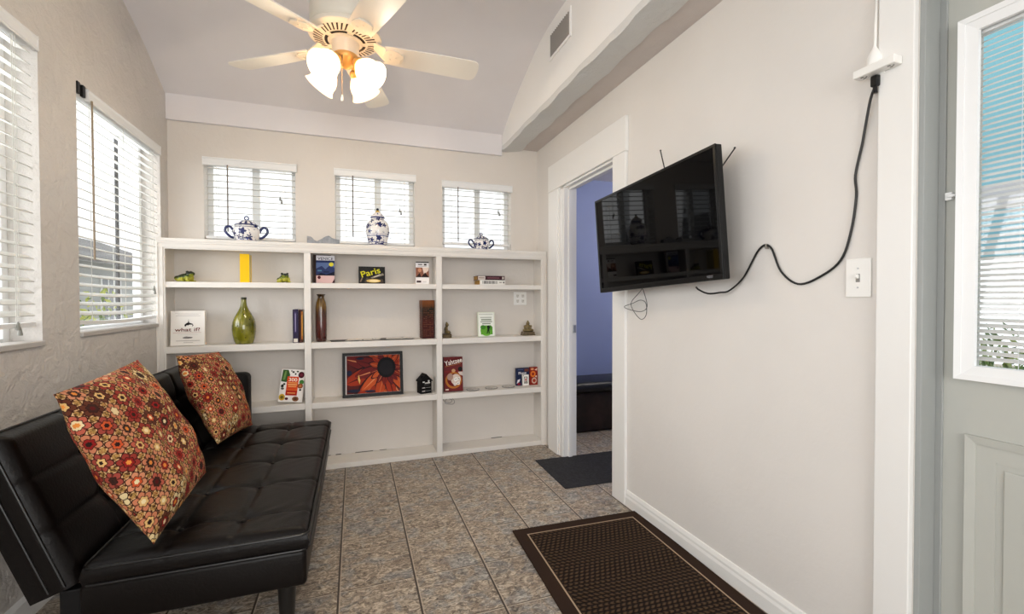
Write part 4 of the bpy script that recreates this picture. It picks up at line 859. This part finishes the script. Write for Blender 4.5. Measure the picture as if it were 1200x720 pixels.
# ------------------------------------------------------------------ wall television
tv = thing('television', 'black wall-mounted flat television tilted down beside the doorway', 'television')
tw, th = .92, .537; yawt, tilt, rollt = .015, .045, .044
rr = Vector((sin(yawt), -cos(yawt), 0)); nn = Vector((-cos(yawt)*cos(tilt), -sin(yawt)*cos(tilt), -sin(tilt))); uu = nn.cross(rr)
if uu.z < 0: uu = -uu
ra = cos(rollt)*rr+sin(rollt)*uu; ua = -sin(rollt)*rr+cos(rollt)*uu
tv.matrix_world = Matrix.Translation((1.3525, 1.8635, 1.5285)) @ Matrix((ra, ua, nn)).transposed().to_4x4()   # local x right, y up, z towards the room
bm = B(); box(bm, -tw/2, -th/2, -.032, tw/2, th/2, -.001, .004); box(bm, -tw*.36, -th*.40, -.058, tw*.36, th*.30, -.030, .01); obj('cabinet', bm, M_BLACK, tv)
bm = B(); e = .013
for a in ((-tw/2, th/2-e, tw/2, th/2), (-tw/2, -th/2, tw/2, -th/2+.024), (-tw/2, -th/2+.024, -tw/2+e, th/2-e), (tw/2-e, -th/2+.024, tw/2, th/2-e)): box(bm, a[0], a[1], -.004, a[2], a[3], .004, .0015)
obj('bezel', bm, mat('gloss_black_bezel', '#040405', .25, spec=.25), tv)
bm = B(); box(bm, -tw/2+e, -th/2+.024, -.002, tw/2-e, th/2-e, .001); obj('screen', bm, mat('black_screen_glass', '#010102', .03, spec=.1), tv)
lg = art(tv, [('t', 'VIZIO', .925, .029, .036, .018, '#8c8c90', 0)], tw, th, name='maker_mark'); lg.rotation_euler = (-pi/2, 0, 0)
lg.matrix_local = Matrix.Translation((0, -th/2, .0042)) @ Matrix.Rotation(-pi/2, 4, 'X')
bm = B(); box(bm, -.14, -.12, -.066, .14, .12, -.056, .003); box(bm, -.03, -.05, -.118, .03, .05, -.06, .004); obj('wall_mount', bm, M_DARKMETAL, tv)
bm = B(); box(bm, -.06, .19, -.075, .02, .215, -.052, .004)
tvi = tv.matrix_world.inverted()
def tl(*p): return tvi @ Vector(p)
tube(bm, [tl(1.425, 1.80, 1.76), tl(1.42, 1.85, 1.930)], .0028, 8); tube(bm, [tl(1.425, 1.64, 1.60), tl(1.42, 1.393, 1.797)], .0028, 8); ellip(bm, tl(1.42, 1.85, 1.932), (.0045, .0045, .0045), seg=10); ellip(bm, tl(1.42, 1.393, 1.799), (.0045, .0045, .0045), seg=10)
obj('antenna', bm, mat('antenna_metal', '#4a4848', .35, .8), tv, True)
# power cord from the strip down and back to the television
cp = [(1.470, .916, 1.838), (1.478, .935, 1.803), (1.488, .955, 1.73), (1.490, .965, 1.68), (1.492, .985, 1.592), (1.492, .982, 1.525), (1.492, .996, 1.42), (1.491, 1.027, 1.328), (1.491, 1.098, 1.276), (1.491, 1.176, 1.255), (1.490, 1.244, 1.305), (1.490, 1.288, 1.398), (1.490, 1.338, 1.397), (1.488, 1.41, 1.291), (1.475, 1.470, 1.238), (1.46, 1.505, 1.230), (1.44, 1.552, 1.226), (1.42, 1.585, 1.243), (1.41, 1.592, 1.256)]
bm = B(); tube(bm, smoothpath(cp, 6), .0038, 8)
cd = obj('power_cable', bm, mat('black_cord', '#0c0c0c', .45), smooth=True); tag(cd, 'black power cord looping from the strip to the television', 'cable')
bm = B(); box(bm, 1.462, .907, 1.835, 1.480, .927, 1.868, .004); tube(bm, [(1.470, .917, 1.84), (1.4705, .9165, 1.815)], .006, 10); obj('plug', bm, M_BLACK, cd)
bm = B(); box(bm, 1.484, 1.302, 1.394, 1.497, 1.308, 1.412, .001); tube(bm, [(1.490, 1.297, 1.393), (1.484, 1.30, 1.400), (1.490, 1.313, 1.403)], .0016, 6); tag(obj('cord_clip', bm, mat('grey_clip', '#8f8a82', .4, .5), smooth=True), 'small grey clip holding the black cord on the wall', 'clip')
bm = B(); tube(bm, smoothpath([(1.43, 2.03, 1.30), (1.45, 2.042, 1.257), (1.45, 2.136, 1.188), (1.45, 2.118, 1.140), (1.45, 2.05, 1.095), (1.45, 2.003, 1.120), (1.45, 2.005, 1.18), (1.455, 2.06, 1.198), (1.46, 2.14, 1.180), (1.455, 2.215, 1.159), (1.45, 2.12, 1.140), (1.448, 2.035, 1.138), (1.45, 1.995, 1.165), (1.45, 2.02, 1.235), (1.43, 2.04, 1.30)], 7), .0017, 6)
tag(obj('cable', bm, mat('black_cord', '#0c0c0c', .45), smooth=True), 'thin black cable loop dangling under the television', 'cable')
# power strip and white plug over it
t = thing('power_strip', 'white plug-in power strip on the wall beside the entry door casing', 'power strip', (1.497, .905, 1.880), (0, 0, 0))
bm = B(); box(bm, -.058, -.056, -.010, -.022, .056, .014, .003); box(bm, -.024, -.010, -.012, -.0005, .036, .02, .002); obj('strip_body', bm, M_PLASTIC, t)
bm = B()
for yy in (-.036, .036):
    for dx in (-.006, .006): box(bm, -.0405+dx-.0012, yy-.004, -.0112, -.0405+dx+.0012, yy+.004, -.0098)
    box(bm, -.042, yy-.010, -.0112, -.039, yy-.007, -.0098)
obj('slots', bm, mat('slot_dark', '#3a3834', .6), t)
bm = B(); lathe(bm, [(.016, 0), (.019, .008), (.019, .03), (.012, .045), (.006, .056), (.0045, .062)], 20, M=Matrix.Translation((1.475, .922, 1.8955))); tube(bm, [(1.475, .922, 1.95), (1.480, .923, 2.03), (1.488, .924, 2.13), (1.490, .924, 2.44)], .004, 8)
tag(obj('power_cable', bm, M_PLASTIC, smooth=True), 'white plug and cord rising from the power strip along the casing', 'cable')
# switch
t = thing('light_switch', 'white light switch plate with a single toggle beside the entry door', 'switch', (1.497, .974, 1.267))
bm = B(); box(bm, -.006, -.038, -.061, -.0003, .038, .061, .003); obj('cover_plate', bm, M_PLASTIC, t)
bm = B(); box(bm, -.0068, -.006, -.013, -.0058, .006, .013); obj('toggle_slot', bm, mat('slot_grey', '#8a8884', .6), t)
bm = B(); box(bm, -.017, -.004, -.006, -.0062, .004, .006, .001, M=Matrix.Rotation(.4, 4, 'Y')); obj('toggle', bm, M_PLASTIC, t)
bm = B()
for dz in (-.03, .03): lathe(bm, [(.003, -.0005), (.003, .001)], 10, M=Matrix.Translation((-.006, 0, dz)) @ Matrix.Rotation(-pi/2, 4, 'Y'))
obj('screw', bm, M_STEEL, t)

# ------------------------------------------------------------------ floor mats
def rug_mat():
    m, nt, b = nodes('brown_woven_rug'); g = N(nt); x, y, z = g.sep(g.obj())
    W_, L_ = .735, 1.28
    ex = g.m('SUBTRACT', W_/2, g.m('ABSOLUTE', x)); ey = g.m('SUBTRACT', L_/2, g.m('ABSOLUTE', y)); ed = g.m('MINIMUM', ex, ey)
    inner = g.m('GREATER_THAN', ed, .072); line = g.m('MULTIPLY', g.m('GREATER_THAN', ed, .060), g.m('LESS_THAN', ed, .067))
    s = .030
    u = g.m('DIVIDE', g.m('ADD', x, g.m('MULTIPLY', g.m('PINGPONG', y, .012), .9)), .025); v = g.m('DIVIDE', y, .022)
    row = g.m('FLOOR', v); fu = g.m('FRACT', g.m('ADD', u, g.m('MULTIPLY', g.m('MODULO', g.m('ADD', row, 100), 2), .5))); fv = g.m('FRACT', v)
    a = g.m('MULTIPLY', g.m('SINE', g.m('MULTIPLY', fu, pi)), g.m('SINE', g.m('MULTIPLY', fv, pi))); hgt = g.m('POWER', a, .6)
    pat = g.ramp(hgt, [(.42, '#1a120c'), (.66, '#3a2b20'), (1, '#55422f')])
    rib = g.m('SINE', g.m('MULTIPLY', g.m('ADD', x, y), 900)); bord = g.mix(g.m('ADD', .5, g.m('MULTIPLY', rib, .5)), '#2a1d15', '#372820')
    c = g.mix(inner, bord, pat); c = g.mix(line, c, '#a8937a'); nt.links.new(c, b.inputs['Base Color']); b.inputs['Roughness'].default_value = .9; b.inputs['Specular IOR Level'].default_value = .15
    g.bump(g.m('MULTIPLY', hgt, inner), b, .7, .006); return m
bm = B(); box(bm, -.3675, -.64, 0, .3675, .64, .008, .003)
o = obj('door_mat', bm, rug_mat(), loc=(1.105, 1.525, .0005)); o.rotation_euler = (0, 0, -.035); tag(o, 'large brown woven mat with a thin beige border line', 'mat')
bm = B(); box(bm, -.33, -.265, 0, .33, .265, .006, .002)
o = obj('door_mat', bm, mat('black_ribbed_mat', '#38383b', .95, bump=.6, bscale=160, var=.25, vscale=60, spec=.1), loc=(1.585, 2.815, .0005)); o.rotation_euler = (0, 0, -.02); tag(o, 'small plain black mat lying in the doorway', 'mat')

# ------------------------------------------------------------------ bench in the blue room
t = thing('upholstered_bench', 'dark brown bench with a black padded top in the blue room', 'bench', (2.22, 3.76, 0))
bm = B(); box(bm, -.46, -.18, .004, .46, .21, .36, .03, 4); obj('bench_body', bm, mat('dark_brown_velvet', '#2b1c16', .85, bump=.5, bscale=18, var=.6, vscale=9), t, True)
bm = B(); box(bm, -.48, -.205, .36, .48, .225, .455, .045, 5)
for v in bm.verts:
    if v.co.z > .42: v.co.z += .03*(1-(v.co.x/.48)**2)*(1-(v.co.y/.22)**2)
obj('seat_pad', bm, mat('black_leather_top', '#101012', .4, bump=.2, bscale=60), t, True)

# ------------------------------------------------------------------ futon sofa
leather = mat('black_faux_leather', '#0c0807', .38, bump=.1, bscale=120, spec=.2)
seam = mat('dark_piping', '#060505', .4)
sofa = thing('futon_sofa', 'black tufted faux leather futon sofa along the stucco wall', 'sofa', (-.47, 2.435, 0))
def P(x, y, z): return (x+.47, y-2.435, z)
SX0, SX1, SY0, SY1 = -.775, -.160, 1.680, 3.190
def quilt(u, v, us, vs_, depth, tuft):
    du = min(abs(u-a) for a in us); dv = min(abs(v-a) for a in vs_)
    g = -depth*math.exp(-(du/.010)**2)-depth*.9*math.exp(-(dv/.010)**2)
    dd = min(math.hypot(u-a, v-b) for a in us for b in vs_); return g-tuft*math.exp(-(dd/.042)**2)
USEAM, VSEAM = [-.385, -.575], [1.84, 2.145, 2.45, 2.755, 3.04]
bm = B(); nx, ny = 62, 150; G = []
for i in range(nx+1):
    row = []
    for j in range(ny+1):
        x = SX0+(SX1-SX0)*i/nx; y = SY0+(SY1-SY0)*j/ny
        ed = min(x-SX0, SX1-x, y-SY0, SY1-y); rnd_ = -.020*max(0, 1-ed/.030)**2.2
        z = .418+quilt(x, y, USEAM, VSEAM, .007, .013)+rnd_+.004*sin(pi*(x-SX0)/(SX1-SX0))
        # small creases running out of each tuft
        z += .0012*sin(70*x+9*sin(12*y))*math.exp(-min(abs(y-b) for b in VSEAM)/.06)
        row.append(bm.verts.new(P(x, y, z)))
    G.append(row)
for i in range(nx):
    for j in range(ny): bm.faces.new((G[i][j], G[i+1][j], G[i+1][j+1], G[i][j+1]))
edge = [G[i][0] for i in range(nx+1)]+[G[nx][j] for j in range(1, ny+1)]+[G[i][ny] for i in range(nx-1, -1, -1)]+[G[0][j] for j in range(ny-1, 0, -1)]
low = [bm.verts.new((v.co.x, v.co.y, .343)) for v in edge]; midr = []
for v in edge:
    c = Vector(v.co); ctr = Vector((0, 0, 0)); 
    ox = .006 if c.x > P(SX1-.001, 0, 0)[0] else (-.006 if c.x < P(SX0+.001, 0, 0)[0] else 0); oy = .006 if c.y > P(0, SY1-.001, 0)[1] else (-.006 if c.y < P(0, SY0+.001, 0)[1] else 0)
    midr.append(bm.verts.new((c.x+ox, c.y+oy, .372)))
n = len(edge)
for k in range(n):
    bm.faces.new((edge[k], edge[(k+1) % n], midr[(k+1) % n], midr[k])); bm.faces.new((midr[k], midr[(k+1) % n], low[(k+1) % n], low[k]))
bm.faces.new(low); sc_ = obj('seat_cushion', bm, leather, sofa, True, angle=50)
bm = B(); loop = [P(SX0-.002, SY0-.004, .394), P(SX1+.004, SY0-.004, .394), P(SX1+.004, SY1+.004, .394), P(SX0-.002, SY1+.004, .394)]
def roundloop(x0, y0, x1, y1, z, r, n=5):
    o = []
    for cx_, cy_, a0 in ((x1-r, y0+r, -pi/2), (x1-r, y1-r, 0), (x0+r, y1-r, pi/2), (x0+r, y0+r, pi)):
        for k in range(n+1): a = a0+pi/2*k/n; o.append(P(cx_+r*cos(a), cy_+r*sin(a), z))
    return o
tube(bm, roundloop(SX0-.003, SY0-.004, SX1+.005, SY1+.004, .397, .03), .0045, 8, closed=True); tube(bm, roundloop(SX0-.003, SY0-.004, SX1+.004, SY1+.004, .346, .03), .0045, 8, closed=True); obj('piping', bm, seam, sc_, True)
bm = B()
for a in USEAM:
    for b in VSEAM: ellip(bm, P(a, b, .4045), (.009, .009, .004), seg=12)
obj('tuft_button', bm, leather, sc_, True)
bm = B(); box(bm, *P(SX0-.015, SY0+.004, .214), *P(SX1-.004, SY1-.004, .342), .016, 3); obj('base_frame', bm, leather, sofa, True)
for lx, ly in ((-.232, 1.735), (-.232, 3.135), (-.74, 1.76), (-.74, 3.11)):
    bm = B(); lathe(bm, [(.018, .0), (.020, .004), (.031, .218), (.031, .222)], 24, M=Matrix.Translation(P(lx, ly, 0))); obj('leg', bm, mat('black_leg', '#0b0a0a', .35), sofa, True)
# backrest, reclined towards the wall
BL = .50; d_up = Vector((-.345, 0, .9386)); nrm = Vector((.9386, 0, .345)); O_ = Vector((-.792+.47, 0, .352)); TH = .115
bm = B(); nu, nv = 150, 56; VB = [BL*.36, BL*.68]; UB = [1.99, 2.30, 2.61, 2.90]; G = []
for j in range(nv+1):
    row = []
    for i in range(nu+1):
        y = SY0+(SY1-SY0)*i/nu; v = BL*j/nv; ed = min(y-SY0, SY1-y, v+.02, BL-v); q = quilt(y, v, UB, VB, .007, .012)-.030*max(0, 1-ed/.035)**2.0
        row.append(bm.verts.new(O_+Vector((0, y-2.435, 0))+d_up*v+nrm*(.010+q)))
    G.append(row)
for j in range(nv):
    for i in range(nu): bm.faces.new((G[j][i], G[j][i+1], G[j+1][i+1], G[j+1][i]))
edge = [G[0][i] for i in range(nu+1)]+[G[j][nu] for j in range(1, nv+1)]+[G[nv][i] for i in range(nu-1, -1, -1)]+[G[j][0] for j in range(nv-1, 0, -1)]
r1 = []; r2_ = []
for v in edge:
    loc = Vector(v.co)-O_; vv = loc.dot(d_up); base = Vector((0, loc.y, 0))+d_up*vv; r1.append(bm.verts.new(O_+base*1.0-nrm*.035+ (d_up*.006 if vv > BL-.01 else Vector()))); r2_.append(bm.verts.new(O_+base-nrm*(TH-.004)-(d_up*.014 if vv > BL-.01 else Vector())))
n = len(edge)
for k in range(n):
    bm.faces.new((edge[k], edge[(k+1) % n], r1[(k+1) % n], r1[k])); bm.faces.new((r1[k], r1[(k+1) % n], r2_[(k+1) % n], r2_[k]))
bm.faces.new(r2_); br_ = obj('backrest', bm, leather, sofa, True, angle=45)
bm = B()
for off, rr_ in ((-.022, .0042), (-.062, .0036)):
    for yy in (SY0-.001, SY1+.001):
        tube(bm, [O_+Vector((0, yy-2.435, 0))+d_up*q+nrm*off for q in (.01, BL*.5, BL-.012)], rr_, 8)
    tube(bm, [O_+Vector((0, yy-2.435, 0))+d_up*(BL+.002)+nrm*off for yy in (SY0, 2.4, SY1)], rr_, 8)
obj('piping', bm, seam, br_, True)
for yy in (SY0+.03, SY1-.03):
    bm = B(); box(bm, *P(-.835, yy-.02, .20), *P(-.775, yy+.02, .335), .004); obj('hinge', bm, M_DARKMETAL, sofa)

# ------------------------------------------------------------------ patterned pillows
def pillow_fabric():
    m, nt, b = nodes('rosette_print_fabric'); g = N(nt); uv = g.uv()
    rotn = nt.nodes.new('ShaderNodeMapping'); rotn.inputs['Scale'].default_value = (8.2, 8.2, 1); rotn.inputs['Rotation'].default_value = (0, 0, .62); nt.links.new(uv, rotn.inputs['Vector']); q = rotn.outputs['Vector']
    # hex lattice: nearest of two offset rectangular lattices
    def lattice(off):
        w_ = g.vm('ADD', q, (*off, 0)); x, y, z = g.sep(w_); iy = g.m('DIVIDE', y, 1.732)
        cx_ = g.m('FLOOR', g.m('ADD', x, .5)); cy_ = g.m('FLOOR', g.m('ADD', iy, .5))
        lx = g.m('SUBTRACT', x, cx_); ly = g.m('MULTIPLY', g.m('SUBTRACT', iy, cy_), 1.732)
        return lx, ly, g.comb(cx_, cy_, off[0]*7.3)
    ax, ay, ai = lattice((0, 0)); bx, by, bi = lattice((.5, .866))
    la = g.m('SQRT', g.m('ADD', g.m('MULTIPLY', ax, ax), g.m('MULTIPLY', ay, ay))); lb = g.m('SQRT', g.m('ADD', g.m('MULTIPLY', bx, bx), g.m('MULTIPLY', by, by)))
    sel = g.m('LESS_THAN', lb, la)
    mixf = lambda a_, b_: g.m('ADD', g.m('MULTIPLY', a_, g.m('SUBTRACT', 1, sel)), g.m('MULTIPLY', b_, sel))
    X, Y = mixf(ax, bx), mixf(ay, by); r_ = g.m('MINIMUM', la, lb)
    idn = nt.nodes.new('ShaderNodeMix'); idn.data_type = 'VECTOR'; nt.links.new(sel, idn.inputs[0]); nt.links.new(ai, idn.inputs[4]); nt.links.new(bi, idn.inputs[5])
    def wn(off):
        n = nt.nodes.new('ShaderNodeTexWhiteNoise'); n.noise_dimensions = '3D'; nt.links.new(g.vm('ADD', idn.outputs[1], off), n.inputs['Vector']); return n.outputs['Value']
    h1, h2, h3 = wn((0, 0, 0)), wn((13, 5, 2)), wn((3, 17, 8))
    th_ = g.m('ARCTAN2', Y, X)
    pet = g.m('ADD', .405, g.m('MULTIPLY', g.m('COSINE', g.m('MULTIPLY', th_, 6)), .05))
    rn = g.m('DIVIDE', r_, pet)
    main = g.ramp(h1, [(0, '#92342b'), (.18, '#b85c48'), (.36, '#cf8a66'), (.58, '#dcc796'), (.68, '#9c4438'), (.78, '#c47a58'), (.90, '#5e3020')], 'CONSTANT')
    inn = g.ramp(h2, [(0, '#d8b070'), (.3, '#8c1c1a'), (.55, '#3a2018'), (.75, '#c8542c'), (.9, '#e6d0a0')], 'CONSTANT')
    ctr = g.ramp(h3, [(0, '#2c1812'), (.35, '#e8d6a8'), (.6, '#e08a3c'), (.8, '#5c1414')], 'CONSTANT')
    dots = g.m('SINE', g.m('MULTIPLY', th_, 14)); bgc = g.ramp(g.noise(q, 5.5, 3, .7), [(.40, '#4a2a18'), (.48, '#8a6a38'), (.56, '#c49a58'), (.64, '#7a3222')])
    c = g.mix(g.m('LESS_THAN', rn, 1.26), bgc, g.ramp(g.m('ADD', .5, g.m('MULTIPLY', dots, .5)), [(.3, '#4a2214'), (.7, '#d0a878')]))
    c = g.mix(g.m('LESS_THAN', rn, 1.10), c, '#34160f'); c = g.mix(g.m('LESS_THAN', rn, 1.0), c, main)
    vein = g.m('MULTIPLY', g.m('LESS_THAN', g.m('COSINE', g.m('MULTIPLY', th_, 6)), -.72), g.m('LESS_THAN', rn, 1.0)); c = g.mix(g.m('MULTIPLY', vein, .75), c, '#3a1812')
    c = g.mix(g.m('LESS_THAN', rn, .60), c, '#2e130e'); c = g.mix(g.m('LESS_THAN', rn, .52), c, inn); c = g.mix(g.m('LESS_THAN', rn, .26), c, ctr)
    nt.links.new(c, b.inputs['Base Color']); b.inputs['Roughness'].default_value = .85; b.inputs['Specular IOR Level'].default_value = .2
    g.bump(g.noise(q, 40, 3), b, .35, .004); return m
FAB = pillow_fabric()
def pillow(label, loc, eul, s, thick, mt=FAB, cat='pillow', grp='patterned pillows on the sofa', name='throw_pillow', trimmed=True, seed=1):
    """local: y along the sofa, z up the pillow, x out of its face"""
    rn = random.Random(seed); bm = B(); n = 44; uvl = bm.loops.layers.uv.new('UVMap'); ph = [rn.uniform(0, 6) for _ in range(6)]
    sides = []
    def arc(cs, k):   # distance along the cloth from its middle, so that the print keeps its scale over the curve
        m_ = n//2; lo, hi = min(k, m_), max(k, m_); d = sum((cs[q+1]-cs[q]).length for q in range(lo, hi))/s
        return .5+(d if k > m_ else -d)
    for sg in (1, -1):
        G = []
        for i in range(n+1):
            row = []
            for j in range(n+1):
                u, v = -1+2*i/n, -1+2*j/n
                pin = 1-.02*(1-u*u)*(v*v)**2; pin2 = 1-.02*(1-v*v)*(u*u)**2
                h = thick*.5*(max(0, 1-abs(u)**2.6)*max(0, 1-abs(v)**2.6))**.62
                h += (.006*sin(5*u+3*v+ph[0])+.004*sin(9*v-4*u+ph[1])+.003*sin(14*u+ph[2]))*(1-abs(u)**6)*(1-abs(v)**6)
                row.append(bm.verts.new((sg*h, u*s/2*pin2, v*s/2*pin)))
            G.append(row)
        for i in range(n):
            for j in range(n):
                f = bm.faces.new((G[i][j], G[i+1][j], G[i+1][j+1], G[i][j+1]))
                for lp, (a, b) in zip(f.loops, ((i, j), (i+1, j), (i+1, j+1), (i, j+1))): lp[uvl].uv = (arc([G[k][b].co for k in range(n+1)], a), arc(list(map(lambda q: q.co, G[a])), b))
        sides.append(G)
    bmesh.ops.remove_doubles(bm, verts=bm.verts[:], dist=1e-5)
    M_ = (Matrix.Rotation(eul[2], 4, 'Z') @ Matrix.Rotation(eul[1], 4, 'Y') @ Matrix.Rotation(eul[0], 4, 'X'))
    r = thing(name, label, cat, loc, (0, 0, 0), grp); r.matrix_world = Matrix.Translation(loc) @ M_
    obj('pillow_cover', bm, mt, r, True, angle=70)
    if trimmed:
        bm = B(); pts = []
        for k in range(4):
            for i in range(16):
                t_ = -1+2*i/16; u, v = [(t_, -1), (1, t_), (-t_, 1), (-1, -t_)][k]
                p1 = 1-.055*(1-u*u)*(v*v)**2; p2 = 1-.055*(1-v*v)*(u*u)**2; pts.append((rn.uniform(-.002, .002), u*s/2*p2, v*s/2*p1))
        tube(bm, pts, .0048, 8, closed=True); obj('corded_edge', bm, mat('pillow_cord', '#6e4428', .9, var=.5, vscale=60, bump=.5, bscale=150), r, True)
    return r
pillow('rust rosette-patterned pillow nearest the viewer, leaning on the backrest', (-.690, 1.880, .716), (.068, -.423, -.024), .525, .17, seed=2, trimmed=False)
pillow('rust rosette-patterned pillow farther along the sofa, by the bookcase', (-.735, 2.945, .672), (-.076, -.408, -.105), .50, .16, seed=5, trimmed=False)

# black case between the sofa's far end and the bookcase
t = thing('luggage_case', 'black rounded case standing between the far end of the sofa and the bookcase', 'case', (-.80, 3.30, 0))
bm = B(); box(bm, -.155, -.07, .03, .155, .07, .735, .035, 4); obj('case_body', bm, mat('black_fabric_case', '#0b0a0b', .6, bump=.2, bscale=150, spec=.2), t, True)
for sx in (-.11, .11):
    bm = B(); lathe(bm, [(.016, -.012), (.020, -.009), (.020, .009), (.016, .012)], 18, M=Matrix.Translation((sx, 0, .0205)) @ Matrix.Rotation(pi/2, 4, 'X')); obj('wheel', bm, M_BLACK, t, True)
    bm = B(); box(bm, sx-.012, -.016, .022, sx+.012, -.012, .045, .001); box(bm, sx-.012, .012, .022, sx+.012, .016, .045, .001); obj('wheel_bracket', bm, M_DARKMETAL, t)

# worn dark gaps where the base boards meet the wall
bm = B(); random.seed(4)
x = -.24
while x < 1.45:
    L_ = random.uniform(.03, .16)
    if random.random() < .6 and not .56 < x+L_/2 < .66: box(bm, x, YB-.0035, .0362, min(x+L_, 1.45), YB-.0012, .0362+random.uniform(.0025, .006))
    x += L_+random.uniform(.02, .12)
obj('worn_joint', bm, mat('grime', '#4a423a', .9), bk)
